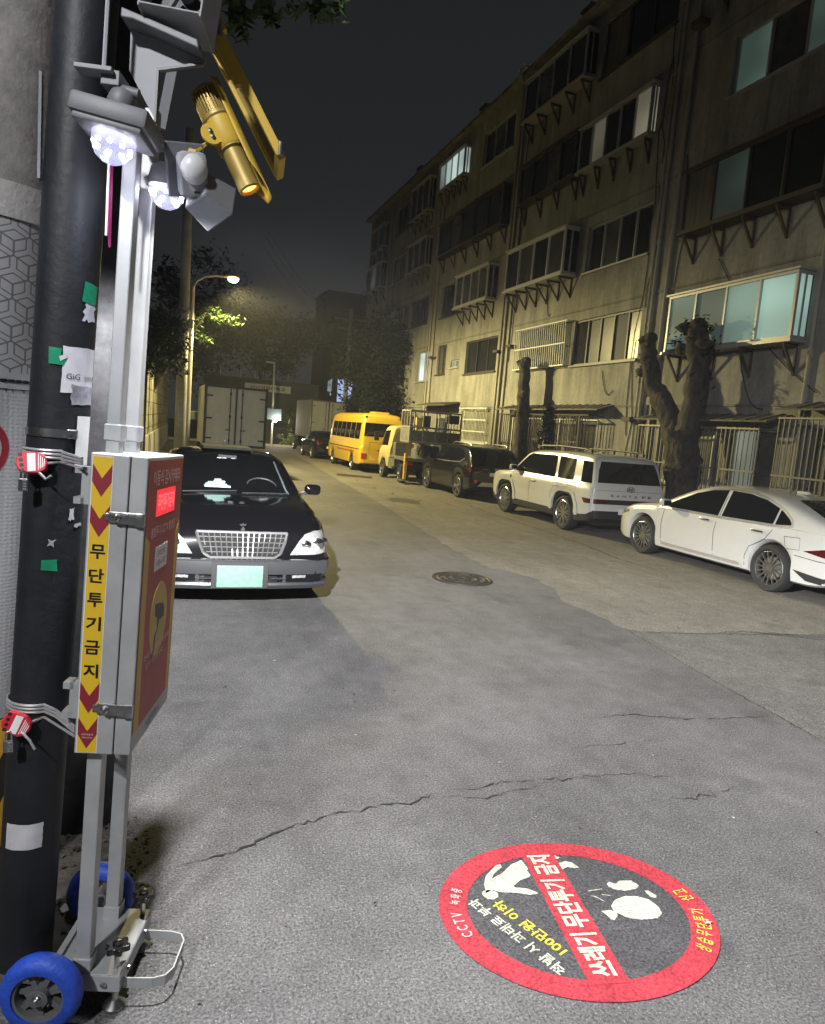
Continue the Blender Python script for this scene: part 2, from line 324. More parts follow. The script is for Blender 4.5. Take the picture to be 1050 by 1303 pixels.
# ------------------------------------------------------------------ mesh helpers
ID = Matrix.Identity(4)
class MB:
    def __init__(s): s.v = []; s.f = []; s.mi = []; s.mats = []; s.cur = 0; s.xf = None
    def use(s, m):
        if m not in s.mats: s.mats.append(m)
        s.cur = s.mats.index(m); return s
    def add(s, vs, fs, M4=None):
        o = len(s.v)
        for p in vs:
            p = Vector(p)
            if M4 is not None: p = M4 @ p
            if s.xf is not None: p = s.xf @ p
            s.v.append(p)
        for f in fs: s.f.append([i+o for i in f]); s.mi.append(s.cur)
        return s
    def box(s, c, d, M4=None, bev=0):
        x, y, z = c; a, b, h = d[0]/2, d[1]/2, d[2]/2
        if bev:
            bm = bmesh.new(); bmesh.ops.create_cube(bm, size=1)
            bmesh.ops.scale(bm, vec=d, verts=bm.verts); 
            bmesh.ops.bevel(bm, geom=bm.edges[:], offset=bev, segments=2, profile=.5, affect='EDGES')
            bm.verts.index_update()
            s.add([v.co+Vector(c) for v in bm.verts], [[v.index for v in f.verts] for f in bm.faces], M4); bm.free(); return s
        vs = [(x+i*a, y+j*b, z+k*h) for k in (-1, 1) for j in (-1, 1) for i in (-1, 1)]
        return s.add(vs, [(0, 2, 3, 1), (4, 5, 7, 6), (0, 1, 5, 4), (2, 6, 7, 3), (0, 4, 6, 2), (1, 3, 7, 5)], M4)
    def bar(s, p, q, wx, wy=None, up=(0, 0, 1), M4=None):
        p, q = Vector(p), Vector(q); d = q-p; L = d.length; d.normalize(); u = Vector(up)
        if abs(d.dot(u)) > .98: u = Vector((0, 1, 0))
        r = d.cross(u).normalized(); u = r.cross(d)
        m = Matrix((r, d, u)).transposed().to_4x4(); m.translation = (p+q)/2
        if M4 is not None: m = M4 @ m
        return s.box((0, 0, 0), (wx, L, wy or wx), m)
    def tube(s, pts, r, n=8, caps=True, M4=None):
        pts = [Vector(p) for p in pts]; rs = r if isinstance(r, (list, tuple)) else [r]*len(pts)
        vs = []; fs = []; ref = None
        for i, p in enumerate(pts):
            d = (pts[min(i+1, len(pts)-1)]-pts[max(i-1, 0)]).normalized()
            if ref is None: ref = Vector((0, 0, 1)) if abs(d.z) < .9 else Vector((1, 0, 0))
            a = d.cross(ref).normalized(); b = a.cross(d); ref = b
            for k in range(n):
                t = 2*math.pi*k/n; vs.append(p+(a*math.cos(t)+b*math.sin(t))*rs[i])
        for i in range(len(pts)-1):
            for k in range(n):
                k2 = (k+1) % n; fs.append((i*n+k, i*n+k2, (i+1)*n+k2, (i+1)*n+k))
        if caps: fs.append(tuple(range(n))[::-1]); fs.append(tuple((len(pts)-1)*n+k for k in range(n)))
        return s.add(vs, fs, M4)
    def lathe(s, prof, c=(0, 0, 0), axis='z', n=24, M4=None, closed=False, cap=True):
        """prof: (radius, height) pairs"""
        vs = []; fs = []
        for (r, h) in prof:
            for k in range(n):
                t = 2*math.pi*k/n; a, b = r*math.cos(t), r*math.sin(t)
                p = {'z': (a, b, h), 'y': (a, h, b), 'x': (h, a, b)}[axis]
                vs.append(Vector(p)+Vector(c))
        m = len(prof)
        for i in range(m if closed else m-1):
            j = (i+1) % m
            for k in range(n):
                k2 = (k+1) % n; fs.append((i*n+k, i*n+k2, j*n+k2, j*n+k))
        if not closed and cap:
            if prof[0][0] > 1e-4: fs.append(tuple(range(n)))
            if prof[-1][0] > 1e-4: fs.append(tuple((m-1)*n+k for k in range(n)))
        return s.add(vs, fs, M4)
    def prism(s, poly, o, a, b, nrm, th, M4=None):
        """outline poly (in a,b axes from origin o) given thickness th along nrm"""
        o, a, b, nrm = Vector(o), Vector(a), Vector(b), Vector(nrm)
        n = len(poly); vs = [o+a*x+b*y for x, y in poly]+[o+a*x+b*y+nrm*th for x, y in poly]
        fs = [tuple(range(n))[::-1], tuple(range(n, 2*n))]+[(i, (i+1) % n, n+(i+1) % n, n+i) for i in range(n)]
        return s.add(vs, fs, M4)
    def text(s, body, c, right, up, h=None, wd=None, bold=.0, M4=None, mirror=False, shear=0):
        cu = bpy.data.curves.new('tmp', 'FONT'); cu.body = body; cu.offset = bold; cu.shear = shear; cu.resolution_u = 2
        ob = bpy.data.objects.new('tmp', cu); COL.objects.link(ob)
        dg = bpy.context.evaluated_depsgraph_get(); me = bpy.data.meshes.new_from_object(ob.evaluated_get(dg))
        P = [v.co.copy() for v in me.vertices]; F = [tuple(f.vertices) for f in me.polygons]
        bpy.data.objects.remove(ob); bpy.data.curves.remove(cu); bpy.data.meshes.remove(me)
        if not P: return s
        x0, x1 = min(p.x for p in P), max(p.x for p in P); y0, y1 = min(p.y for p in P), max(p.y for p in P)
        sx = wd/(x1-x0) if wd else None; sy = h/(y1-y0) if h else sx; sx = sx or sy
        c, right, up = Vector(c), Vector(right).normalized(), Vector(up).normalized()
        return s.add([c+right*((p.x-(x0+x1)/2)*sx)+up*((p.y-(y0+y1)/2)*sy) for p in P], F, M4)
    def build(s, name, m=None, parent=None, smooth=None, local=False, bevel=0):
        me = bpy.data.meshes.new(name); me.from_pydata([tuple(p) for p in s.v], [], s.f)
        ms = s.mats or [m]
        for q in ms: me.materials.append(q)
        if s.mats:
            for p, i in zip(me.polygons, s.mi): p.material_index = i
        bm = bmesh.new(); bm.from_mesh(me); bmesh.ops.recalc_face_normals(bm, faces=bm.faces)
        bm.to_mesh(me); bm.free()
        if smooth is not None:
            for p in me.polygons: p.use_smooth = True
            me.set_sharp_from_angle(angle=R(smooth))
        if parent is not None and not local: 
            me.transform(world_of(parent).inverted())
        o = bpy.data.objects.new(name, me); COL.objects.link(o)
        if parent is not None: o.parent = parent
        if bevel:
            bv = o.modifiers.new('edge', 'BEVEL'); bv.width = bevel; bv.segments = 2; bv.limit_method = 'ANGLE'; bv.angle_limit = R(40)
        return o
def world_of(o):
    m = o.matrix_basis.copy()
    while o.parent: o = o.parent; m = o.matrix_basis @ m
    return m
def tag(o, label, cat, group=None, kind=None):
    if label: o['label'] = label
    if cat: o['category'] = cat
    if group: o['group'] = group
    if kind: o['kind'] = kind
    return o
def thing(name, label, cat, loc=(0, 0, 0), rot=(0, 0, 0), group=None):
    o = bpy.data.objects.new(name, None); o.empty_display_size = .1; COL.objects.link(o)
    o.location = loc; o.rotation_euler = rot
    return tag(o, label, cat, group)
def copy_tree(o, parent=None):
    c = o.copy(); COL.objects.link(c)
    if parent: c.parent = parent
    for ch in list(o.children): copy_tree(ch, c)
    return c
def structure(o): o['kind'] = 'structure'; return o
def pchip(pts):
    X = np.array([p[0] for p in pts], float); Y = np.array([p[1] for p in pts], float); h = np.diff(X); d = np.diff(Y)/h
    m = np.zeros(len(X)); m[0], m[-1] = d[0], d[-1]
    for i in range(1, len(X)-1):
        if d[i-1]*d[i] > 0: w1 = 2*h[i]+h[i-1]; w2 = h[i]+2*h[i-1]; m[i] = (w1+w2)/(w1/d[i-1]+w2/d[i])
    def f(x):
        x = min(max(x, X[0]), X[-1]); i = min(max(int(np.searchsorted(X, x)-1), 0), len(h)-1)
        t = (x-X[i])/h[i]; return float((2*t**3-3*t**2+1)*Y[i]+(t**3-2*t**2+t)*h[i]*m[i]+(-2*t**3+3*t**2)*Y[i+1]+(t**3-t**2)*h[i]*m[i+1])
    return f
def blob_leaves(mb, centre, rad, n, size, seed, squash=1.0, clumps=14, hang=0):
    """leaf-sized faces in clumps through a crown's volume, the outline uneven"""
    rn = random.Random(seed); cx, cy, cz = centre
    cl = []
    for _ in range(clumps):
        while True:
            p = Vector((rn.uniform(-1, 1), rn.uniform(-1, 1), rn.uniform(-1, 1)))
            if .25 < p.length < .95: break
        cl.append((p, rn.uniform(.22, .45)))
    for _ in range(n):
        p, cr = rn.choice(cl)
        q = Vector((rn.gauss(0, .5), rn.gauss(0, .5), rn.gauss(0, .42)))*cr+p
        c = Vector((cx+q.x*rad[0], cy+q.y*rad[1], cz+q.z*rad[2]-hang*rn.random()))
        sz = size*rn.uniform(.6, 1.4)
        e = Euler((rn.uniform(-.9, .9), rn.uniform(-.9, .9), rn.uniform(0, 6.3))).to_matrix()
        vs = [c+e @ Vector(v) for v in ((-sz, 0, 0), (0, -sz*.42, sz*.1), (sz, 0, -sz*.15), (0, sz*.42, sz*.1))]
        mb.add(vs, [(0, 1, 2, 3)])
    return mb
# ------------------------------------------------------------------ ground
ROAD = asphalt('asphalt_new', (.112, .109, .108), (.34, .34, .34))
OLD = asphalt('asphalt_old', (.175, .165, .140), (.34, .33, .30), stain=.2)
OLD2 = asphalt('asphalt_trench', (.130, .126, .118), (.32, .32, .3))
CRACK = mat('crack_dark', (.030, .029, .029), .95)
def sheet(name, poly, z, m):
    b = MB(); b.add([(x, y, z) for x, y in poly], [tuple(range(len(poly)))]); return structure(b.build(name, m))
sheet('road', [(-70, -40), (90, -40), (90, 160), (-70, 160)], 0, ROAD)
rn = random.Random(3)
def jag(pts, step, amp):
    o = []
    for (a, b) in zip(pts[:-1], pts[1:]):
        n = max(1, int(math.dist(a, b)/step))
        for i in range(n):
            t = i/n; o.append((a[0]+(b[0]-a[0])*t+rn.gauss(0, amp), a[1]+(b[1]-a[1])*t+rn.gauss(0, amp)))
    return o+[pts[-1]]
seam = [(4.69, 6.0), (4.66, 6.5), (4.65, 7.3), (4.9, 7.9), (4.93, 8.3), (4.74, 8.95), (4.52, 9.1), (4.52, 10.1), (5.05, 15.4), (5.6, 23), (6.2, 30.4), (6.9, 42)]
old = jag(seam, .12, .022)
sheet('road_old_surface', old+[(10.6, 42), (10.6, 5.62), (7.1, 5.66), (4.81, 5.9)], .004, OLD)
sheet('road_trench', [(4.39, 3.38), (4.5, 4.63), (4.69, 5.98), (4.81, 5.88), (7.1, 5.64), (10.6, 5.6), (10.6, 2), (4.3, 1.5)], .004, OLD2)
def crack(pts, wd, amp=.011, step=.032, wv=.8):
    p = jag(pts, step, amp); vs = []; fs = []
    for i, q in enumerate(p):
        a = p[max(0, i-1)]; c = p[min(len(p)-1, i+1)]; d = Vector((c[0]-a[0], c[1]-a[1])).normalized(); h = .72*wd*(1+wv*rn.uniform(-1, 1))/2*min(1, (i+1)/8, (len(p)-i)/8)
        if i in (0, len(p)-1): h *= .2
        vs += [(q[0]-d.y*h, q[1]+d.x*h, .006), (q[0]+d.y*h, q[1]-d.x*h, .006)]
        if i: k = 2*i; fs.append((k-2, k-1, k+1, k))
    b = MB(); b.add(vs, fs); return structure(b.build('road_crack', CRACK))
crack([(.1, 2.89), (.37, 2.95), (.6, 3.09), (.88, 3.17), (1.26, 3.19), (1.5, 3.28)], .012)
crack([(1.5, 3.28), (1.65, 3.26), (1.85, 3.29), (2.24, 3.26), (2.66, 3.25), (2.93, 3.15)], .008)
crack([(1.42, 3.23), (1.7, 3.15), (2.0, 3.22), (2.24, 3.26)], .006)
crack([(2.02, 3.25), (1.98, 3.02), (1.8, 2.93)], .005)
crack([(2.83, 4.01), (3.23, 4.02), (3.6, 3.9), (3.93, 3.85), (4.39, 3.82)], .009)
crack([(2.5, 3.62), (2.8, 3.6), (3.2, 3.63)], .006)
crack([(2.6, 2.95), (2.9, 2.93), (3.3, 3.0)], .006)
crack([(4.39, 3.38), (4.5, 4.63), (4.69, 6.1)], .012, amp=.008)
crack([(4.3, 1.5), (4.39, 3.38)], .012, amp=.008)
crack([(4.7, 5.95), (5.5, 5.8), (6.3, 5.72), (7.1, 5.66)], .012)
for k in range(4): crack([(5.5+.2*k, 5.86-.03*k), (6.1, 5.83+.02*k), (6.56, 5.74-.05*k), (6.97+.1*k, 5.6-.06*k)], .014)
crack([(6.3, 5.9), (6.75, 5.5), (7.4, 5.45)], .012)
crack([(7.95, 19), (7.72, 15.5), (7.66, 12.06), (7.43, 9.93), (7.5, 9.0)], .035, amp=.02, step=.15)
for k in range(7):
    y = 16+k*1.4; crack([(6.0+rn.uniform(-.2, .3), y), (6.15+rn.uniform(-.2, .3), y+.6), (6.4+rn.uniform(-.3, .3), y+1.3)], .06, amp=.05, step=.12)
sheet('road_patch', [(6.0, 25.2), (7.2, 24.6), (7.5, 25.6), (6.3, 26.3)], .0075, mat('tar_patch', (.03, .028, .025), .9, var=.3))
sheet('road_stain', jag([(5.6, 17.2), (6.3, 17.0), (6.6, 17.8), (6.1, 18.4), (5.7, 18.0)], .1, .05), .0078, mat('oil_stain', (.06, .055, .045), .8, var=.4, vscale=9))
# pavement and kerb below the flats
b = MB(); b.box((11.0, 24, .06), (.78, 40, .12)); structure(b.build('pavement', mat('pavement_concrete', (.2, .195, .17), .9, var=.25, vscale=3, bump=.4)))
b = MB()
for k in range(40): b.box((10.54, 4.5+k, .065), (.14, .985, .13), bev=.012)
structure(b.build('kerb', M['concrete_pale']))
# the cross street at the end
b = MB(); b.box((10, 48.2, .07), (26, .25, .14)); structure(b.build('kerb', M['concrete_pale']))
sheet('crossing_line', [(8.0, 44.6), (8.9, 43.4), (9.2, 43.5), (8.3, 44.7)], .006, mat('worn_road_paint', (.42, .42, .4), .8, var=.3, vscale=20))
sheet('verge', jag([(-.16, 2.62), (-.08, 3.2), (-.3, 4.0), (-.35, 6.5)], .08, .02)+[(-3, 6.5), (-3, 1.0), (-.9, 1.0), (-.5, 2.3)], .005, mat('bare_dirt', (.085, .075, .062), .95, var=.5, vscale=14, bump=1, bscale=60))
# litter round the pole foot
b = MB(); rl = random.Random(11)
for k in range(220):
    x, y = rl.uniform(-.6, .0), rl.uniform(2.55, 3.3); s = rl.uniform(.004, .018); e = Euler((rl.uniform(-.4, .4), rl.uniform(-.4, .4), rl.uniform(0, 6))).to_matrix()
    b.use(rl.choice([mat('dry_leaf', (.07, .05, .03), .8), mat('grit', (.12, .11, .1), .9), mat('dark_twig', (.025, .02, .016), .9)]))
    b.add([Vector((x, y, .012+s*.4))+e @ Vector(v) for v in ((-s, 0, 0), (0, -s*.5, .003), (s, 0, 0), (0, s*.6, .004))], [(0, 1, 2, 3)])
for (x, y, s) in ((-.2, 2.86, .04), (-.235, 2.92, .028), (-.17, 2.86, .022), (-.285, 2.7, .03)):
    b.use(mat('pale_scrap', (.42, .40, .34), .8)); e = Euler((.3, .2, x*40)).to_matrix()
    b.add([Vector((x, y, .02))+e @ Vector(v) for v in ((-s, -.2*s, 0), (-.2*s, -.6*s, .006), (s, -.1*s, 0), (.4*s, .5*s, .008), (-.5*s, .5*s, 0))], [(0, 1, 2, 3, 4)])
tag(b.build('litter'), 'dry leaves, twigs and pale scraps on the dirt at the dark pole foot', 'litter', kind='stuff')

# manhole
b = MB(); b.xf = Matrix.Translation((3.79, 8.36, .004))
b.lathe([(.40, 0), (.40, .012), (.365, .012), (.36, .006), (.34, .006), (.335, .011), (.30, .011), (.295, .004), (.24, .004), (.235, .011), (.19, .011), (.185, .004), (.12, .004), (.115, .011), (.05, .011), (.045, .005), (0, .005)], n=48)
for k in range(24):
    a = 2*math.pi*k/24
    for r0, r1 in ((.245, .29), (.13, .18)):
        b.bar((r0*math.cos(a), r0*math.sin(a), .008), (r1*math.cos(a), r1*math.sin(a), .008), .016, .006)
o = b.build('manhole_cover', M['iron'], smooth=30); tag(o, 'round patterned cast iron manhole cover set in the asphalt', 'manhole cover')

# ------------------------------------------------------------------ apartment block
FX = 11.4
flats = thing('apartment_building', 'five storey old apartment block with stained beige walls and barred balconies', 'building', (FX, 24, 0))
W = []   # y0,y1,z0,z1, frame, panes (from far end to near end), bay depth, brackets, mullion style
L1 = M['pane3']
A, BR, WF = M['alu'], M['brown'], M['whiteframe']
D, G = M['pane'], M['pane2']
PALE = lambda k: lit('room_pale_%d' % round(k*100), (.62, .95, .80), k)
WARM = lambda k: lit('room_warm_%d' % round(k*100), (1, .93, .66), k)
COOL = lambda k: lit('room_cool_%d' % round(k*100), (.80, 1, .93), k)
W += [(10.45, 14.05, 4.2, 5.47, A, [PALE(.17), PALE(.09), PALE(.24), PALE(.42)], .35, 4),
      (10.2, 14.0, 6.9, 8.25, BR, [D, PALE(.035), D, D], .35, 5),
      (9.6, 13.35, 9.68, 10.95, A, [PALE(.10), G, PALE(.05), D], .0, 0),
      (9.6, 13.9, 12.3, 13.6, BR, [D, D, D, D], .3, 4),
      (18.85, 22.1, 4.2, 5.53, BR, [G, D, G], .0, 0),
      (15.55, 18.7, 4.18, 5.5, BR, [D, D, G, WARM(.02), D], .0, 0),
      (19.0, 22.8, 6.9, 8.22, WF, [D, G, D, D], .45, 6),
      (15.6, 18.5, 6.84, 8.15, A, [D, D, D, D], .0, 0),
      (19.25, 22.75, 9.8, 11.05, BR, [D, D, D, D], .25, 4),
      (15.85, 19.15, 9.8, 11.0, A, [D, WARM(.07), D, D, WARM(.14)], .2, 5),
      (19.05, 22.8, 12.5, 13.75, A, [D, G, D, D], .35, 5),
      (15.5, 18.75, 12.3, 13.8, BR, [D, D, D], .0, 0),
      (23.9, 26.8, 4.3, 5.6, BR, [D, D, D], .0, 0),
      (27.45, 28.35, 4.64, 4.96, A, [COOL(.30), COOL(.20)], .0, 0),
      (28.95, 30.0, 4.42, 5.7, BR, [D, G], .0, 0),
      (27.65, 30.1, 6.9, 8.25, BR, [D, D, D], .0, 0),
      (24.4, 27.5, 6.95, 8.2, WF, [D, D, G, D], .4, 5),
      (23.9, 30.2, 9.52, 10.87, BR, [D, D, D, D, D], .3, 6),
      (28.1, 30.9, 12.5, 13.6, A, [COOL(.16), COOL(.34), COOL(.5), COOL(.42)], .25, 5),
      (24.15, 26.8, 12.3, 13.6, A, [D, D, D], .0, 0),
      (32.0, 34.6, 12.1, 13.55, A, [D, D, D], .3, 4), (34.9, 37.8, 12.15, 13.55, BR, [D, D, D], .0, 0),
      (31.85, 34.5, 9.55, 10.85, A, [D, G, D], .3, 4), (34.8, 38.2, 9.6, 11.0, A, [G, D, D], .0, 0),
      (31.7, 34.3, 6.9, 8.2, BR, [D, D, D], .0, 0), (34.6, 38.0, 6.9, 8.2, A, [COOL(.03), G, G], .0, 0),
      (31.0, 32.6, 4.2, 5.6, A, [COOL(1.1), COOL(.6)], .0, 0), (34.5, 38.0, 4.2, 5.5, BR, [D, D, D], 0, 0),
      (39.3, 41.9, 12.0, 13.25, A, [D, D], .2, 3), (39.15, 42.3, 9.75, 11.1, A, [D, COOL(.04), D], .3, 3), (39.1, 42.2, 6.9, 8.2, BR, [D, D, D], 0, 0),
      (39.1, 42.2, 4.2, 5.5, BR, [D, D, D], 0, 0),
      # ground floor
      (10.75, 14.35, 1.15, 2.5, A, [L1, G, L1, L1, lit('room_white', (.88, 1, .86), .28), G], .0, 0), (6.6, 10.1, 1.0, 2.6, A, [D, G, L1], 0, 0),
      (17.0, 22.3, 1.25, 2.65, WF, [L1, G, L1, L1, G], .0, 0),
      (24.0, 26.6, 1.6, 2.9, WF, [L1, L1], .0, 0), (28.0, 29.6, .2, 2.5, BR, [COOL(.06), D], 0, 0), (32, 37.5, 1.3, 2.6, A, [G, D, G], 0, 0)]
Y0, Y1, ZT = 3.0, 43.0, 14.15
ys = sorted({Y0, Y1, *[q for t in W for q in t[:2]]}); zs = sorted({0, ZT, *[q for t in W for q in t[2:4]]})
wb = MB()
for a, b_ in zip(ys[:-1], ys[1:]):
    run = None
    for c, d in zip(zs[:-1], zs[1:]):
        my, mz = (a+b_)/2, (c+d)/2
        hole = any(t[0] < my < t[1] and t[2] < mz < t[3] for t in W)
        if hole:
            if run: wb.box((FX+.125, my, (run[0]+run[1])/2), (.25, b_-a, run[1]-run[0])); run = None
        else: run = (run[0] if run else c, d)
    if run: wb.box((FX+.125, my, (run[0]+run[1])/2), (.25, b_-a, run[1]-run[0]))
wb.build('wall', M['facade'], flats)
b = MB(); b.box((FX+5.5, 23, 7.0), (10.2, 39.9, 14.0)); b.build('building_core', M['farwall'], flats)
b = MB()
for z in (2.98, 5.78, 8.48, 11.25): b.box((FX-.012, 23, z), (.024, 39.9, .05))
b.build('floor_band', M['facade_dark'], flats)
b = MB(); b.box((FX-.09, 23, 14.22), (.5, 40.4, .14)); b.build('roof_edge', M['facade_dark'], flats)
# windows
rp = random.Random(13)
for (a, c, z0, z1, fm, panes, bay, nb) in W:
    x = FX-bay if bay else FX+.10; n = len(panes); wd = .055 if fm is not WF else .07
    f = MB(); f.use(fm)
    for z in (z0+wd/2, z1-wd/2): f.box((x, (a+c)/2, z), (.07, c-a-.002, wd))
    for k in range(n+1):
        y = c-(c-a)*k/n; y = min(max(y, a+wd/2), c-wd/2); f.box((x-.003 if k % 2 else x+.003, y, (z0+z1)/2), (.06, wd*(.8 if 0 < k < n else 1), z1-z0-2*wd))
    if bay:   # side returns, top and floor of the projecting balcony
        for y in (a+.02, c-.02):
            for z in (z0+.03, z1-.03): f.box((x+.035+bay/2, y, z), (bay-.01, .045, .06))
            f.box((x+bay*.5, y, (z0+z1)/2), (.045, .04, z1-z0-.12))
        f.box((x+bay/2-.03, (a+c)/2, z1+.022), (bay+.10, c-a+.12, .04)); f.box((x+bay/2-.03, (a+c)/2, z0-.032), (bay+.10, c-a+.10, .06))
    else: f.box((FX-.03, (a+c)/2, z0-.025), (.10, c-a+.1, .05))
    fr = f.build('window', None, flats)
    for k, pm in enumerate(panes):
        if pm is D and rp.random() < .28: pm = rp.choice([G, G, M['pane_curtain']])
        yc = c-(c-a)*(k+.5)/n; p = MB(); p.box((x+.02+.012*(k % 2), yc, (z0+z1)/2), (.008, (c-a)/n-wd*.8, z1-z0-2*wd)); p.build('pane', pm, fr)
    if bay:
        for ye, pe in ((a+.02, panes[-1]), (c-.02, panes[0])): p = MB(); p.box((x+bay/2+.02, ye, (z0+z1)/2), (bay-.08, .008, z1-z0-.14)); p.build('side_pane', pe, fr)
        for k in range(nb):
            y = a+.15+(c-a-.3)*k/max(1, nb-1); q = MB()
            q.bar((FX-.01, y, z0-.09), (x-.02, y, z0-.09), .05, .05); q.bar((FX-.015, y, z0-.62), (x+.0, y, z0-.11), .045, .045); q.bar((FX-.02, y, z0-.66), (FX-.02, y, z0-.12), .05, .04)
            q.build('bracket', M['rust'], flats)
    p = MB(); p.box((FX+.42, (a+c)/2, (z0+z1)/2), (.02, c-a, z1-z0)); 
# grilles and cages on the two lower floors
def grille(y0, y1, z0, z1, out, step, m, diag=False, rails=3):
    g = MB(); n = int((y1-y0)/step)
    for k in range(n+1):
        y = y0+(y1-y0)*k/n; g.bar((FX-out, y, z0), (FX-out, y+(.10 if diag else 0), z1), .02, .02)
    for k in range(rails): z = z0+.03+(z1-z0-.06)*k/(rails-1); g.box((FX-out-.016, (y0+y1)/2, z), (.03, y1-y0+.03, .035))
    for y in (y0, y1):
        for z in (z0+.03, z1-.03): g.box((FX-out/2, y, z), (out, .03, .03))
    g.build('window_grille', m, flats)
grille(18.85, 22.1, 4.18, 5.56, .18, .13, M['whiteframe'], True)
grille(10.75, 14.45, .75, 2.5, .5, .12, M['bars']); grille(6.4, 10.3, .5, 2.72, .5, .12, M['bars'])
grille(16.7, 22.2, 1.1, 2.72, .5, .14, M['rust'], rails=2); grille(17.2, 20.3, 1.15, 2.7, .46, .16, M['bars'])
grille(24.0, 26.6, 1.55, 2.95, .12, .13, M['whiteframe'], rails=4); grille(32, 37.5, 1.2, 2.7, .3, .15, M['bars'])
for (y0, y1, z, out) in ((10.5, 14.55, 2.63, .62), (5.5, 10.35, 2.86, .6), (16.3, 22.5, 2.86, .52), (26.9, 30.4, 3.02, .7)):
    b = MB(); b.add([(FX-.002, y0, z+.16), (FX-.002, y1, z+.16), (FX-out, y1, z), (FX-out, y0, z), (FX-.002, y0, z+.13), (FX-.002, y1, z+.13), (FX-out, y1, z-.03), (FX-out, y0, z-.03)],
        [(0, 1, 2, 3), (4, 7, 6, 5), (0, 3, 7, 4), (1, 5, 6, 2), (3, 2, 6, 7), (0, 4, 5, 1)])
    for k in range(int((y1-y0)/.35)): y = y0+.2+.35*k; b.bar((FX-.01, y, z+.175), (FX-out, y, z+.012), .04, .02)
    b.build('canopy', M['canopy'], flats)
for y, r in ((14.62, .05), (15.1, .045), (15.28, .03), (23.3, .05), (23.62, .03), (30.55, .055), (31.05, .04), (38.7, .05), (10.25, .04), (22.95, .035)):
    b = MB(); b.tube([(FX-r-.015, y, .1), (FX-r-.015, y, 14.0)], r, 10)
    for k in range(7): b.lathe([(r+.012, -.05), (r+.012, .05)], (FX-r-.015, y, 1+k*2.0), n=10)
    b.build('drain_pipe', M['pipe'], flats, smooth=40)
rw = random.Random(5)
CBL = mat('old_cable', (.03, .028, .024), .8)
for k in range(16):
    y = rw.choice([14.4, 15.4, 23.4, 30.7, 31.2, 22.9, 15.6])+rw.uniform(-.1, .25); z1 = rw.uniform(4, 13.5); z0 = z1-rw.uniform(2, 6)
    b = MB(); b.tube([(FX-.02, y+rw.uniform(-.05, .05)+.1*math.sin(k+t), max(.5, z0)+(z1-max(.5, z0))*t/6) for t in range(7)], .012, 5); b.build('wall_cable', CBL, flats)
for k in range(9):
    b = MB(); b.tube([(FX-.03, 14.7+rw.uniform(0, .55), z) for z in (.4, 1.6, 3.0)], .014, 5); b.build('wall_cable', CBL, flats)
for (y0, z0, y1, z1) in ((13, 6.2, 10, 3.2), (17.0, 3.95, 16.4, 3.4), (20.5, 6.6, 20.2, 5.9), (12, 4.0, 11.2, 2.9)):
    b = MB(); b.tube([(FX-.03, y0+(y1-y0)*t/8, z0+(z1-z0)*t/8-.35*math.sin(math.pi*t/8)) for t in range(9)], .012, 5); b.build('wall_cable', CBL, flats)
for (y, z, s) in ((22.5, 5.05, .10), (14.45, 11.7, .14), (30.3, 5.2, .08), (15.35, 2.62, .12), (23.5, 4.95, .08)):
    b = MB(); b.box((FX-.14, y, z), (.28, .34, s)); b.build('vent_hood', M['rust'], flats)
# roof tanks and chimneys
for (y, z, r, h) in ((22.6, 14.3, .62, 1.3), (30.4, 14.3, .62, 1.1), (16.0, 14.3, .6, 1.5), (31.6, 14.3, .55, 1.0), (38.3, 14.3, .5, .9)):
    b = MB(); b.lathe([(r, 0), (r, h*.8), (r*.75, h), (0, h*1.06)], (FX+1.3, y, z-.01), n=20); b.build('roof_tank', M['facade_dark'], flats, smooth=40)
for y in (21.2, 29.0, 37.0, 14.6):
    b = MB(); b.box((FX+1.0, y, 14.9), (.5, .5, 1.4)); b.box((FX+1.0, y, 15.62), (.62, .62, .1)); b.build('chimney', M['facade_dark'], flats)
b = MB(); b.tube([(FX-.3, 23.2, 14.0), (FX-.45, 23.2, 14.3), (FX-.4, 23.0, 14.45), (FX-.2, 22.9, 14.3)], .04, 6); b.build('roof_pipe', M['pipe'], flats)
b = MB()
for k in range(14): b.box((FX-.003, 20.6+rw.uniform(-9, 9), rw.uniform(.3, 1.1)), (.02, rw.uniform(.4, 1.2), rw.uniform(.1, .3)))

b = MB(); rg = random.Random(21)
for k in range(420):
    x, y = rg.uniform(.1, 7.6), rg.uniform(1.6, 16) if k % 3 else rg.uniform(1.6, 6); s = rg.uniform(.003, .010)*(1 if k % 12 else 1.9); e = Euler((rg.uniform(-.3, .3), rg.uniform(-.3, .3), rg.uniform(0, 6))).to_matrix()
    if (x-1.68)**2/.42+(y-2.26)**2/.26 < 1: continue
    b.use(rg.choice([MATS['grit'], MATS['dark_twig'], MATS['dry_leaf'], mat('pale_grit', (.3, .29, .27), .9)]))
    b.add([Vector((x, y, .009+s*.3))+e @ Vector(v) for v in ((-s, 0, 0), (0, -s*.6, .003), (s, 0, 0), (.2*s, s*.7, .004))], [(0, 1, 2, 3)])
tag(b.build('grit'), 'scattered grit, twigs and leaf crumbs on the asphalt', 'grit', kind='stuff')

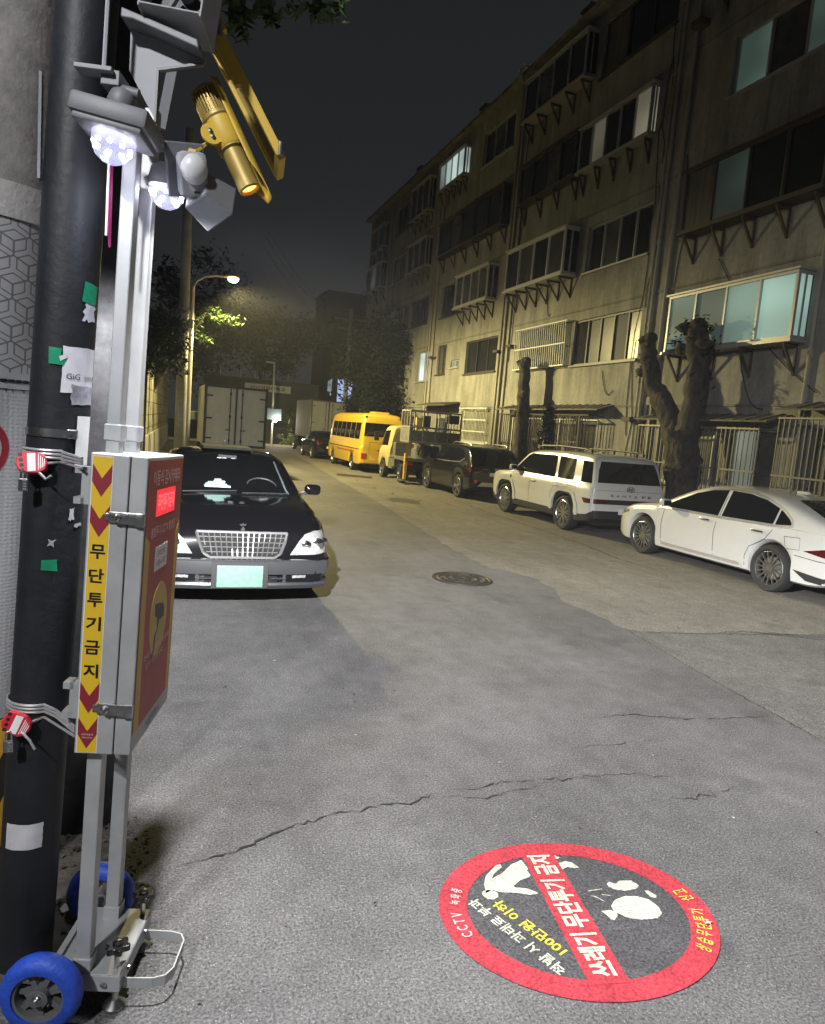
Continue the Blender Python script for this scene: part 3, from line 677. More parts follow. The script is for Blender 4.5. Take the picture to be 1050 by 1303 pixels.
# ------------------------------------------------------------------ trees on the pavement
def trunk(name, parent, pts, rs, m, seed, n=14):
    rn = random.Random(seed); b = MB(); P = []; RR = []
    for i in range(len(pts)-1):
        for k in range(6):
            t = k/6; p = Vector(pts[i]).lerp(Vector(pts[i+1]), t); P.append(p+Vector((rn.gauss(0, .012), rn.gauss(0, .012), 0))); RR.append((rs[i]+(rs[i+1]-rs[i])*t)*(1+rn.gauss(0, .05)))
    P.append(Vector(pts[-1])); RR.append(rs[-1])
    n = max(n, 8)+6; b.tube(P, RR, n)
    ph = [rn.uniform(0, 6.3) for _ in range(6)]
    for i, q in enumerate(b.v):
        r_, k = divmod(i, n); c_ = P[min(r_, len(P)-1)]; a = 2*math.pi*k/n
        s_ = 1+.05*math.sin(3*a+ph[0]+r_*.35)+.045*math.sin(5*a+ph[1]-r_*.5)+.05*rn.gauss(0, 1)+.05*math.sin(r_*.9+ph[2])*math.sin(2*a+ph[3]); b.v[i] = c_+(q-c_)*s_
    return b.build(name, m, parent, smooth=60)
def knob(b, c, r, seed):
    rn = random.Random(seed)
    b.lathe([(0, -r*.7)]+[(r*math.sin(t)*(1+rn.gauss(0, .1)), -r*.7*math.cos(t)) for t in (.5, 1, 1.5, 2, 2.5)]+[(0, r*.7)], c, n=9)
t1 = thing('pollarded_tree', 'single bare pollarded tree trunk rising behind the white boxy estate car', 'tree', (10.75, 20.15, .12), group='pollarded trees along the flats')
trunk('trunk', t1, [(10.75, 20.15, .1), (10.73, 20.1, 1.5), (10.74, 20.25, 3), (10.72, 20.35, 4.3)], [.27, .225, .2, .19], M['bark'], 1)
b = MB(); 
for k, (y, z) in enumerate(((20.5, 4.3), (20.2, 4.36), (20.1, 3.3), (20.5, 2.7))): b = MB(); knob(b, (10.68, y, z), .17, k); b.build('burr', M['bark'], t1, smooth=60)
b = MB(); blob_leaves(b, (10.7, 20.2, 4.3), (.3, .4, .18), 40, .05, 3); b.build('foliage', M['leaf_dark'], t1)
t2 = thing('pollarded_tree', 'forked pollarded tree with leafy stumps between the two white cars', 'tree', (10.75, 12.5, .12), group='pollarded trees along the flats')
trunk('trunk', t2, [(10.75, 12.55, .1), (10.75, 12.5, 1.0), (10.73, 12.6, 1.7), (10.73, 12.72, 2.35)], [.46, .36, .36, .34], M['bark'], 4, 18)
trunk('limb', t2, [(10.73, 12.75, 1.95), (10.70, 13.25, 2.8), (10.66, 13.75, 3.3), (10.66, 14.1, 4.0), (10.66, 14.2, 4.5)], [.27, .24, .20, .19, .15], M['bark'], 5)
trunk('limb', t2, [(10.73, 12.65, 1.95), (10.75, 12.5, 2.8), (10.75, 12.45, 3.6), (10.75, 12.62, 4.3), (10.75, 12.72, 4.65)], [.27, .23, .21, .23, .2], M['bark'], 6)
b = MB()
for k, (y, z) in enumerate(((14.25, 4.45), (14.05, 4.5), (12.9, 4.6), (12.5, 4.65), (12.25, 4.2), (12.9, 4.15), (14.2, 3.7))): b = MB(); knob(b, (10.62, y, z), .17, 20+k); b.build('burr', M['bark'], t2, smooth=60)
b = MB(); blob_leaves(b, (10.65, 12.6, 4.4), (.45, .6, .45), 260, .055, 8); blob_leaves(b, (10.65, 12.25, 3.4), (.25, .25, .5), 80, .05, 9); blob_leaves(b, (10.65, 14.1, 3.8), (.3, .3, .6), 70, .05, 10)
b.build('foliage', M['leaf_dark'], t2)
t3 = thing('conifer_shrub', 'small dark conifer shrub beside the single bare trunk', 'shrub', (10.8, 18.7, .12))
b = MB(); rs_ = random.Random(2)
for k in range(900):
    h = rs_.random()**.8; r = (1-h)*.8+.05; a = rs_.uniform(0, 6.3); c = Vector((10.8+math.cos(a)*r*rs_.random()**.5*.6, 18.7+math.sin(a)*r*rs_.random()**.5*1.1, .4+h*2.5))
    d = Vector((math.cos(a)*.3, math.sin(a)*.5, rs_.uniform(.1, .7))).normalized()*rs_.uniform(.1, .24); q = d.cross(Vector((0, 0, 1))).normalized()*.03
    b.add([c-q, c+q, c+d], [(0, 1, 2)])
b.build('crown', M['leaf_dark'], t3)
trunk('trunk', t3, [(10.8, 18.7, .1), (10.8, 18.7, 2.4)], [.06, .02], M['bark'], 12, 8)
def tree(label, base, h, crown, rad, n, size, m, seed, group=None, name='leafy_tree', clumps=22, tr=.16):
    t = thing(name, label, 'tree', base, group=group)
    x, y, z = base
    trunk('trunk', t, [(x, y, z), (x+.1, y, z+h*.4), (crown[0], crown[1], crown[2])], [tr, tr*.75, tr*.3], M['bark'], seed, 10)
    for k in range(4):
        rr = random.Random(seed+k); trunk('limb', t, [(x+(crown[0]-x)*.5, y+(crown[1]-y)*.5, z+h*.45+.2*k), (crown[0]+rr.uniform(-.6, .6)*rad[0], crown[1]+rr.uniform(-.6, .6)*rad[1], crown[2]+rr.uniform(-.3, .5)*rad[2])], [tr*.45, tr*.12], M['bark'], seed+k, 7)
    b = MB(); blob_leaves(b, crown, rad, n, size, seed, clumps=clumps); b.build('crown', m, t); return t
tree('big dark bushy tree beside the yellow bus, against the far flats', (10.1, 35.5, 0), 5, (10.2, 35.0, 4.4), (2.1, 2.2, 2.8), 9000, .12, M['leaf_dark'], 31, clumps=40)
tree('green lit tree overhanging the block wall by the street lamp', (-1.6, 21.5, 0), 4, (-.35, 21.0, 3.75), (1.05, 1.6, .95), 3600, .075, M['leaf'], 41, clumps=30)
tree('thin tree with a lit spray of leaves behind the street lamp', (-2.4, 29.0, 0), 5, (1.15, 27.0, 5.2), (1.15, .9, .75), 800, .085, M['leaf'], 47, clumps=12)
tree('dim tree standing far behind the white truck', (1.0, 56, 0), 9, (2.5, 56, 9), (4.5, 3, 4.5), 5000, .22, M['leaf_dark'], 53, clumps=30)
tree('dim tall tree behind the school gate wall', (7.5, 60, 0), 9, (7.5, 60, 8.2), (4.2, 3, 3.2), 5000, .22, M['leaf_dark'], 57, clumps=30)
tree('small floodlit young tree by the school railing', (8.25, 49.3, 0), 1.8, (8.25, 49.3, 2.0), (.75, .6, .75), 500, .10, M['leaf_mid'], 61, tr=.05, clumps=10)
# leafy branch reaching in over the lamps
t = thing('leafy_tree', 'tree whose leafy branch tip hangs in over the yellow solar panel', 'tree', (-2.6, 6.4, 0))
trunk('trunk', t, [(-2.6, 6.4, 0), (-2.5, 6.3, 3.5), (-2.2, 6.2, 6.2)], [.2, .15, .1], M['bark'], 71)
trunk('limb', t, [(-2.3, 6.2, 5.4), (-.8, 5.6, 5.6), (.1, 5.1, 5.0), (.75, 5.0, 4.8)], [.08, .05, .025, .01], M['bark'], 72, 8)
b = MB(); blob_leaves(b, (.40, 5.0, 4.60), (.24, .22, .26), 260, .055, 73, clumps=10, hang=.10); blob_leaves(b, (.80, 5.05, 4.74), (.2, .2, .16), 90, .05, 74, clumps=6, hang=.05); blob_leaves(b, (-.9, 5.7, 5.7), (1.0, .8, .5), 900, .07, 75)
b.build('crown', M['leaf_mid'], t)
# bush by the gate
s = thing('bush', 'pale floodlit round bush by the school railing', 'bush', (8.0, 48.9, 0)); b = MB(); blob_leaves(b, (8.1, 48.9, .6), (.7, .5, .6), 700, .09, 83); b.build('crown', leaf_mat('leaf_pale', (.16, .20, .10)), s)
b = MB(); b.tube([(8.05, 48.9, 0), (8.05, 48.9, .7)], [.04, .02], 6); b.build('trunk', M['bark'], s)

# ------------------------------------------------------------------ retaining wall on the left
wt = thing('retaining_wall', 'tall mossy concrete block wall with a rendered base behind the parked truck', 'wall', (-.6, 22, 0))
def wx(y): return -.72+.031*(y-18.6)
WM = wall_mat('concrete_block', (.26, .25, .19), .8, .42)
b = MB(); c = MB()
for k, (a, d, h) in enumerate(((9, 15, 2.75), (15, 20, 2.95), (20, 27, 3.15), (27, 36, 3.5), (36, 46, 4.0))):
    b.add([(wx(a), a, 1.05), (wx(d), d, 1.05), (wx(d), d, h), (wx(a), a, h), (wx(a)-.3, a, 1.05), (wx(d)-.3, d, 1.05), (wx(d)-.3, d, h), (wx(a)-.3, a, h)],
          [(0, 1, 2, 3), (4, 7, 6, 5), (3, 2, 6, 7), (0, 3, 7, 4), (1, 5, 6, 2), (0, 4, 5, 1)])
c.add([(wx(9)+.05, 9, 0), (wx(46)+.05, 46, 0), (wx(46)+.05, 46, 1.04), (wx(9)+.05, 9, 1.04), (wx(9)-.25, 9, 0), (wx(46)-.25, 46, 0), (wx(46)-.25, 46, 1.04), (wx(9)-.25, 9, 1.04)],
      [(0, 1, 2, 3), (4, 7, 6, 5), (3, 2, 6, 7), (0, 3, 7, 4), (1, 5, 6, 2), (0, 4, 5, 1)])
b.build('block_wall', WM, wt); c.build('wall_base', M['concrete_pale'], wt)
b = MB()
for k, y in enumerate((14.6, 15.4, 16.4, 18.0, 19.6, 21.2)): b.tube([(wx(y)+.1, y, .02), (wx(y)+.1, y, 2.9+.05*k)], .035, 8)
b.build('wall_pipe', mat('blue_grey_pipe', (.10, .12, .14), .6), wt)

# ------------------------------------------------------------------ street lamp and poles up the road
sl = thing('street_lamp', 'lit warm street lamp on a slim steel pole with a curved arm', 'street lamp', (.74, 26, 0))
b = MB(); b.tube([(.74, 26, 0), (.735, 26, 3), (.73, 26, 6.15)], [.095, .085, .07], 12); b.box((.74, 26, .1), (.3, .3, .2)); b.build('pole', M['polewhite'], sl, smooth=40)
b = MB(); b.tube([(.73, 26, 6.1), (.85, 26, 6.35), (1.15, 26, 6.55), (1.5, 26, 6.62), (1.8, 26, 6.62)], .03, 8); b.build('arm', M['polewhite'], sl, smooth=40)
b = MB(); b.box((2.02, 26, 6.66), (.5, .24, .09), bev=.03); b.build('lamp_head', M['grey_plastic'], sl)
b = MB(); b.lathe([(0, -.13), (.10, -.12), (.17, -.06), (.19, .0), (.16, .03), (0, .04)], (2.05, 26, 6.60), 'z', 20); b.build('lamp_lens', M['lampglow'], sl)
lamp('street_light', (2.05, 26, 6.22), STREET_W, (1, .83, .36), .22, throw=(.30, .8), up=(.13, -.30, .02, 1), aim=((.6, 0, -.8), .0, .42), parent=sl)
sb_ = thing('street_lamp', 'tall pale street lamp standing unseen behind the camera to the left', 'street lamp', (-4.3, -2.6, 0))  # unseen lamp behind the camera, inferred from light on the near road
b = MB(); b.tube([(-4.3, -2.6, 0), (-4.3, -2.6, 6.0)], [.09, .07], 12); b.build('pole', M['polewhite'], sb_, smooth=40)  # pole, arm, head and lens of the unseen lamp
b = MB(); b.tube([(-4.3, -2.6, 5.95), (-4.1, -2.5, 6.25), (-3.5, -2.2, 6.35)], .03, 8); b.build('arm', M['polewhite'], sb_)
b = MB(); b.box((-3.3, -2.1, 6.37), (.5, .24, .09), bev=.03); b.build('lamp_head', M['grey_plastic'], sb_)
b = MB(); b.box((-3.3, -2.1, 6.31), (.36, .18, .02), bev=.005); b.build('lamp_lens', mat('unseen_lamp_lens', (1, 1, 1), .3, emit=(.95, .97, 1), estr=14), sb_)
lamp('street_light', (-3.3, -2.1, 6.24), BACK_W, (.985, .985, 1.0), .18, throw=(.30, .8), up=(.2, -.15, .05, 1), parent=sb_)  # light of the unseen lamp behind the camera
up = thing('utility_pole', 'grey concrete utility pole just left of the lit street lamp', 'utility pole', (.50, 25.4, 0))
b = MB(); b.tube([(.50, 25.4, 0), (.42, 25.4, 11)], [.19, .14], 16); b.build('pole', M['concrete_pale'], up, smooth=40)
b = MB(); 
for z in (3.2, 4.6, 5.2): b.lathe([(.2, -.03), (.2, .03)], (.46, 25.4, z), n=16)
b.build('pole_band', M['trucksteel'], up)
b = MB(); b.box((.68, 25.3, 4.8), (.16, .2, .3)); b.build('junction_box', M['trucksteel'], up)
p2 = thing('utility_pole', 'dim distant utility pole with crossarms beside the big dark tree', 'utility pole', (11.2, 46, 0))
b = MB(); b.tube([(11.2, 46, 0), (11.2, 46, 9.4)], [.17, .12], 10); b.build('pole', M['concrete_pale'], p2, smooth=40)
b = MB(); b.box((11.2, 46, 8.7), (2.2, .1, .1)); b.box((11.2, 46, 8.1), (1.6, .1, .1)); b.build('crossarm', M['trucksteel'], p2)
for k, (z, dz) in enumerate(((9.3, .0), (8.75, .2), (8.1, .3))):
    b = MB(); b.tube([(11.2-7.2*t/10, 46-12*t/10, z+(10.3-z)*0*t-1.0*math.sin(math.pi*t/10)+dz+(t/10)*1.2) for t in range(11)], .012, 5)
    tag(b.build('overhead_wire', mat('wire', (.05, .05, .05), .6)), ['topmost faint overhead wire in the night sky', 'middle faint overhead wire in the night sky', 'lowest faint overhead wire in the night sky'][k], 'wire', 'overhead wires')

# ------------------------------------------------------------------ the far end: school
sc = thing('school_building', 'low dark school gate wall carrying a pale name board', 'building', (7, 52.5, 0))
b = MB(); b.box((6.6, 52.6, 2.25), (8.2, .4, 4.5)); b.box((6.6, 52.6, 4.55), (8.3, .5, .1)); b.build('wall', M['farwall'], sc)
b = MB(); 
for x in (3.6, 5.0, 6.0, 6.6, 8.4): b.bar((x, 52.6, 4.6), (x, 52.6, 5.2), .05)
b.build('roof_post', M['polewhite'], sc)
sg = MB(); sg.box((6.95, 52.33, 4.0), (3.3, .08, .52)); so = sg.build('name_board', M['farsign'], sc)
b = MB(); b.text('안산여자중학교', (6.95, 52.28, 4.0), (1, 0, 0), (0, 0, 1), .27, 2.5, .02); b.build('board_lettering', M['ink'], so)
fb = thing('office_building', 'dark tall building with one bright bluish window above the grey truck', 'building', (15.5, 62, 0))
b = MB(); b.box((16.5, 62, 5.2), (6.5, 4, 10.4)); b.build('wall', mat('dark_cladding', (.014, .015, .016), .7, var=.3), fb)
b = MB(); b.use(M['truckframe'])
for x in (13.82, 14.5, 15.18): b.box((x, 59.96, 4.45), (.06, .06, 2.5))
for z in (3.2, 4.4, 5.7): b.box((14.5, 59.965, z), (1.4, .05, .06))
wf = b.build('window', None, fb)
for x in (14.16, 14.84): q = MB(); q.box((x, 59.985, 4.45), (.62, .02, 2.4)); q.build('pane', lit('office_blue', (.50, .62, 1), .9), wf)
b = MB(); 
for x, z, w_, h in ((12.95-.25+.4, 5.0, .22, .9), (13.5-.22, 4.9, .14, 1.4)): b.box((x, 59.98, z), (w_, .03, h))
b.build('window', lit('office_strip', (.7, .9, 1), .3), fb)
hb = thing('tower_block', 'faint dark block of flats beyond the school', 'building', (6, 75, 0)); b = MB(); b.box((18.5, 75, 7.5), (7, 6, 15)); b.box((18.5, 75, 15.05), (7.3, 6.3, .2)); b.build('wall', mat('faint_wall', (.05, .05, .052), .9), hb)
b = MB()
for z in (3, 6, 9, 12):
    for x in (16, 18, 20): b.box((x, 71.98, z), (1.2, .06, 1.3))
b.build('window', M['pane'], hb)
sp = thing('sign_pole', 'slim white sign pole with a blue sign and a small lit lamp', 'sign', (6.72, 47.4, 0))
b = MB(); b.tube([(6.72, 47.4, 0), (6.62, 47.4, 5.55)], [.08, .06], 10); b.build('pole', M['polewhite'], sp, smooth=40)
b = MB(); b.box((6.7, 47.3, 2.15), (1.1, .04, .72)); b.build('sign_board', M['bluesign'], sp)
b = MB(); b.box((6.35, 47.4, 5.5), (.5, .14, .1)); b.build('camera_head', M['polewhite'], sp)
b = MB(); b.lathe([(.0, -.12), (.10, -.06), (.12, .0), (.08, .08), (0, .1)], (6.86, 47.25, 1.72), n=12); b.build('lamp', M['smallglow'], sp, smooth=60)
lamp('gate_light', (7.05, 47.0, 1.75), GATE_W, (1, .86, .6), .1, parent=sp)
fe = thing('railing', 'dark iron railing beside the pale bush at the school gate', 'railing', (7.6, 49.6, 0))
b = MB()
for k in range(26): b.bar((6.9+k*.12, 49.8, .1), (6.9+k*.12, 49.8, 1.25), .025)
b.box((8.4, 49.8, 1.2), (3.2, .05, .05)); b.box((8.4, 49.8, .2), (3.2, .05, .05)); b.build('bars', M['truckframe'], fe)
# ------------------------------------------------------------------ vehicles (local: x forward from rear bumper, y left, z up)
def car_body(root, S, name='body'):
    L = S['L']; top, belt, wl, zb = pchip(S['top']), pchip(S['belt']), pchip(S['wl']), pchip(S['zb'])
    xs = set(np.round(np.arange(0, L, .06), 4)) | {0, .008, .02, .035, .05, .075, .1, .13, L-.13, L-.1, L-.075, L-.05, L-.035, L-.02, L-.008, L}
    for p in S['top']: xs.add(p[0])
    Ra = S['Ra']; arcs = []
    for ax in S['axles']:
        arcs.append(ax)
        for k in (1, .995, .97, .92, .84, .72, .58, .42, .25, .08): xs |= {round(ax+Ra*k, 4), round(ax-Ra*k, 4)}
        xs |= {round(ax+Ra+.004, 4), round(ax-Ra-.004, 4)}
    xs = sorted(xs); tum = S.get('tum', .36); clad = S.get('clad', 0)
    ring = []
    for x in xs:
        zt, w = top(x), wl(x); z0 = zb(x); zbel = min(belt(x), zt-.05)
        for ax in arcs:
            d = abs(x-ax)
            if d <= Ra: z0 = max(z0, S['R']+math.sqrt(max(0, Ra*Ra-d*d))*S.get('arch', 1))
        z0 = min(z0, zbel-.1)
        hl = zbel-z0
        pts = [(0, z0), (w*.9, z0), (w*.955, z0+min(.03, hl*.2))]
        pts += [(w*.985, z0+max(clad, hl*.22)), (w*S.get('bulge', 1.0), z0+max(clad+.02, hl*.62)), (w*.992, z0+max(clad+.04, hl*.86)), (w*.972, zbel)]
        gh = zt-zbel; r = min(S.get('rr', .11), gh*.75); wb_ = w*.955 if gh > .12 else w*.965
        zs_ = zt-r; wt = wb_-tum*(zs_-zbel)
        for t in (.04, .34, .67, 1): pts.append((wb_+(wt-wb_)*t, zbel+(zs_-zbel)*t))
        rc = min(S.get('rc', .2), wt*.6)
        for a in (25, 50, 72): pts.append((wt-rc*(1-math.cos(R(a))), zs_+(r-.025*min(1, gh*3))*math.sin(R(a))))
        for t in (.66, .33, 0): pts.append(((wt-rc)*t, zt-.02*min(1, gh*3)*t*t))
        ring.append(pts)
    n = len(ring[0]); b = MB(); vs = []; fs = []; mi = []
    for x, pts in zip(xs, ring):
        vs += [(x, y, z) for y, z in pts]+[(x, -y, z) for y, z in pts[1:-1][::-1]]
    m = 2*n-2
    for i in range(len(xs)-1):
        for k in range(m):
            k2 = (k+1) % m; fs.append((i*m+k, i*m+k2, (i+1)*m+k2, (i+1)*m+k))
            kk = min(k, m-1-k); mi.append(1 if kk == 0 else (2 if (kk <= 2 and clad) else 0))
    fs.append(tuple(range(m))); mi.append(0); fs.append(tuple((len(xs)-1)*m+k for k in range(m))[::-1]); mi.append(0)
    b.mats = [S['paint'], M['under'], M['plastic']]; b.v = [Vector(v) for v in vs]; b.f = [list(f) for f in fs]; b.mi = mi
    o = b.build(name, None, root, smooth=38, local=True)
    S['bvh'] = BVHTree.FromPolygons([v.co.copy() for v in o.data.vertices], [list(p.vertices) for p in o.data.polygons])
    return o
AX = {'L': ((1, 0, 0), (0, 0, 1), (0, -1, 0), Vector((0, 4, 0))), 'R': ((1, 0, 0), (0, 0, 1), (0, 1, 0), Vector((0, -4, 0))),
      'B': ((0, 1, 0), (0, 0, 1), (1, 0, 0), Vector((-4, 0, 0))), 'F': ((0, 1, 0), (0, 0, 1), (-1, 0, 0), Vector((12, 0, 0))), 'T': ((1, 0, 0), (0, 1, 0), (0, 0, -1), Vector((0, 0, 6)))}
def patch(name, S, view, poly, m, parent, off=.005, step=.07, into=None, rim=.012):
    """a panel cut to an outline and laid on the bodywork, with a turned-in edge"""
    a, b_, d, o = (Vector(q) for q in AX[view])
    bm = bmesh.new(); vs = [bm.verts.new((x, y, 0)) for x, y in poly]; bm.faces.new(vs)
    for ax in (0, 1):
        lo = min(p[ax] for p in poly); hi = max(p[ax] for p in poly); k = int((hi-lo)/step)
        for i in range(1, k+1):
            q = Vector((0, 0, 0)); q[ax] = lo+(hi-lo)*i/(k+1); nn = Vector((0, 0, 0)); nn[ax] = 1
            bmesh.ops.bisect_plane(bm, geom=bm.verts[:]+bm.edges[:]+bm.faces[:], plane_co=q, plane_no=nn)
    bad = []
    for v in bm.verts:
        org = o+a*v.co.x+b_*v.co.y; hit = S['bvh'].ray_cast(org, d)
        if hit[0] is None: bad.append(v)
        else: v.co = hit[0]-d*off+(hit[1]*.002 if hit[1].dot(d) < 0 else -hit[1]*.002)
    bmesh.ops.delete(bm, geom=bad, context='VERTS')
    if rim and bm.faces:
        ed = [e for e in bm.edges if e.is_boundary]
        r = bmesh.ops.extrude_edge_only(bm, edges=ed)
        for v in r['geom']:
            if isinstance(v, bmesh.types.BMVert): v.co += d*rim
    bm.verts.index_update(); vv = [v.co.copy() for v in bm.verts]; ff = [[v.index for v in f.verts] for f in bm.faces]; bm.free()
    if into is not None: into.use(m); into.add(vv, ff); return into
    mb = MB(); mb.use(m); mb.add(vv, ff); return mb.build(name, None, parent, smooth=30, local=True)
def strip(pts, wd):
    up, dn = [], []
    for i, p in enumerate(pts):
        a = Vector(pts[max(0, i-1)]); c = Vector(pts[min(len(pts)-1, i+1)]); d = (c-a).normalized(); nrm = Vector((-d.y, d.x))*wd/2
        up.append((p[0]+nrm.x, p[1]+nrm.y)); dn.append((p[0]-nrm.x, p[1]-nrm.y))
    return up+dn[::-1]
def wheel(root, x, y, r, wd, style, n, rimr=.72, tyre_only=False):
    s = 1 if y > 0 else -1; c = (x, y-s*wd/2, r)
    b = MB(); h = wd/2
    b.lathe([(r*rimr, -h*.75), (r*.80, -h), (r*.93, -h), (r*.99, -h*.7), (r, -h*.3), (r, h*.3), (r*.99, h*.7), (r*.93, h), (r*.80, h), (r*rimr, h*.75)], c, 'y', 36, closed=True)
    t = b.build('wheel', M['tyre'], root, smooth=40, local=True)
    q = MB(); R_ = r*rimr; yo = s*h*.55
    q.use(M['rim']); q.lathe([(R_*.93, -.01), (R_*1.0, s*.02), (R_*1.02, s*.035), (R_*.98, s*.04), (R_*.92, s*.02), (R_*.90, -s*.04)], (c[0], c[1]+yo, c[2]), 'y', 36, cap=False)
    q.lathe([(0, s*.028), (R_*.13, s*.024), (R_*.17, s*.005), (R_*.17, -s*.03)], (c[0], c[1]+yo, c[2]), 'y', 20)
    for k in range(n):
        a = 2*math.pi*k/n+.2
        def P(rad, ang, dy): return (c[0]+R_*rad*math.cos(ang), c[1]+yo+dy, c[2]+R_*rad*math.sin(ang))
        if style == 'twin':
            for da in (-.13, .13): q.bar(P(.14, a+da*.5, s*.012), P(.95, a+da, s*.022), R_*.075, .03, up=(0, 1, 0))
        elif style == 'swirl':
            q.bar(P(.14, a, s*.012), P(.95, a+.30, s*.022), R_*.07, .03, up=(0, 1, 0))
        elif style == 'five': q.bar(P(.12, a, s*.012), P(.95, a, s*.02), R_*.20, .03, up=(0, 1, 0))
        elif style == 'truck': q.bar(P(.2, a, -s*.02), P(.7, a, -s*.0), R_*.30, .03, up=(0, 1, 0))
    q.use(M['under']); q.lathe([(0, 0), (R_*.95, 0)], (c[0], c[1]+yo-s*.05, c[2]), 'y', 24)
    if style in ('five', 'twin', 'swirl'): q.use(M['trucksteel']); q.lathe([(R_*.3, 0), (R_*.68, 0), (R_*.68, s*.012), (R_*.3, s*.012)], (c[0], c[1]+yo-s*.04, c[2]), 'y', 24)
    q.build('rim', None, t, smooth=35, local=True); return t
def underbox(root, S, w):
    b = MB(); b.box((S['L']/2, 0, .33), (S['L']-.5, w, .2)); b.build('underbody', M['under'], root, local=True)
def mirror(root, x, y, z, m, s):
    b = MB(); b.use(m); b.box((x, y+s*.12, z), (.13, .20, .13), bev=.045); b.use(M['plastic']); b.bar((x+.02, y-s*.03, z-.06), (x+.01, y+s*.08, z-.03), .05, .04); b.use(M['glass']); b.box((x-.064, y+s*.12, z), (.008, .15, .09))
    b.build('mirror', None, root, smooth=40, local=True)
def handle(root, S, x, z, m, sides='LR'):
    for v in sides:
        s = 1 if v == 'L' else -1; h = S['bvh'].ray_cast(Vector((x, 4*s, z)), Vector((0, -s, 0)))
        if h[0] is None: continue
        y = h[0].y; b = MB(); b.box((x, y+s*.022, z), (.22, .022, .032), bev=.01); b.box((x-.09, y+s*.008, z), (.03, .03, .025)); b.box((x+.09, y+s*.008, z), (.03, .03, .025)); b.build('door_handle', m, root, local=True, smooth=40)
def place(o, X, Y, yaw): o.location = (X, Y, 0); o.rotation_euler = (0, 0, R(yaw))

# ---- white fastback saloon
def saloon():
    t = thing('parked_car', 'white fastback saloon with chrome window trim, nearest of the right-hand row', 'car')
    S = dict(L=5.02, axles=(1.165, 4.06), R=.345, Ra=.375, paint=M['white_paint'], tum=.42, rr=.12, rc=.24,
      top=[(0, .80), (.012, .96), (.06, 1.03), (.25, 1.075), (.6, 1.17), (1.0, 1.30), (1.5, 1.41), (2.1, 1.455), (2.6, 1.445), (3.0, 1.36), (3.4, 1.19), (3.8, .995), (4.1, .955), (4.5, .89), (4.8, .80), (4.95, .70), (5.0, .6), (5.02, .5)],
      belt=[(0, .93), (.5, .96), (1.2, .955), (2.5, .925), (3.6, .90), (4.3, .84), (5.02, .6)],
      wl=[(0, .72), (.03, .79), (.12, .86), (.4, .91), (1.1, .935), (2.5, .93), (4.0, .935), (4.5, .91), (4.8, .83), (4.95, .72), (5.02, .55)],
      zb=[(0, .38), (.15, .30), (.6, .22), (4.5, .2), (4.9, .24), (5.02, .34)])
    car_body(t, S)
    for v in 'LR':
        g = MB()
        patch('', S, v, [(3.60, .945), (3.3, 1.09), (2.95, 1.245), (2.62, 1.335), (2.30, 1.365), (2.30, .955)], M['glass'], None, into=g, off=.006)
        patch('', S, v, [(2.22, 1.368), (1.85, 1.36), (1.5, 1.305), (1.22, 1.215), (1.22, .985), (2.22, .958)], M['glass'], None, into=g, off=.006)
        patch('', S, v, [(1.18, 1.20), (1.02, 1.12), (.93, 1.04), (.92, .995), (1.18, .985)], M['glass'], None, into=g, off=.006)
        g.build('side_window', None, t, smooth=30, local=True)
        c = MB(); patch('', S, v, strip([(3.66, .935), (3.3, 1.11), (2.95, 1.265), (2.6, 1.36), (2.2, 1.39), (1.8, 1.38), (1.45, 1.315), (1.15, 1.21), (.95, 1.09), (.885, 1.0), (1.2, .965), (2.2, .937), (3.6, .925)], .028), M['softchrome'], None, into=c, off=.008, step=.12)
        patch('', S, v, strip([(3.5, .30), (1.72, .30)], .045), M['softchrome'], None, into=c, off=.014, step=.2)
        c.build('chrome_trim', None, t, smooth=30, local=True)
        for pl in ([(2.27, 1.38), (2.26, .95), (2.30, .7), (2.28, .3)], [(1.2, .97), (1.17, .9), (1.3, .75), (1.55, .6), (1.62, .45), (1.62, .3)], [(3.52, .9), (3.55, .6), (3.52, .3)], [(.75, .62), (.4, .60), (.1, .60)]):
            patch('panel_gap', S, v, strip(pl, .009), M['under'], t, off=.002, step=.15, rim=0)
        if v == 'L': 
            patch('fuel_flap', S, v, strip([(.95, .85), (.70, .865), (.68, .70), (.92, .685), (.95, .85)], .007), M['under'], t, off=.002, rim=0)
        patch('tail_lamp', S, v, [(.62, .70), (.2, .80), (.0, .83), (.0, .66), (.3, .66)], M['darktail'], t)
        patch('sill', S, v, [(.75, .42), (.55, .30), (.15, .28), (0, .30), (0, .44), (.3, .38)], M['plastic'], t)
        patch('headlight', S, v, [(4.95, .72), (4.55, .76), (4.5, .72), (4.9, .62)], M['lens'], t)
        for x in S['axles']: wheel(t, x, .925 if v == 'L' else -.925, .345, .24, 'swirl', 15)
        mirror(t, 3.42, .88 if v == 'L' else -.88, 1.02, M['white_paint'], 1 if v == 'L' else -1)
    handle(t, S, 2.52, .86, M['chrome']); handle(t, S, 1.42, .85, M['chrome'])
    patch('rear_window', S, 'T', [(.32, -.62), (.32, .62), (.62, .60), (1.0, .50), (1.22, .42), (1.22, -.42), (1.0, -.50), (.62, -.60)], M['glass'], t)
    patch('windscreen', S, 'T', [(3.75, -.70), (3.82, 0), (3.75, .70), (2.98, .50), (2.98, -.50)], M['glass'], t)
    patch('number_plate', S, 'B', [(-.26, .78), (.26, .78), (.26, .66), (-.26, .66)], M['plate_w'], t)
    b = MB(); b.box((1.55, 0, 1.44), (.22, .06, .05), bev=.02); b.build('antenna', M['white_paint'], t, local=True)
    underbox(t, S, 1.35); return t
o = saloon(); place(o, 9.22, 6.52, 90)

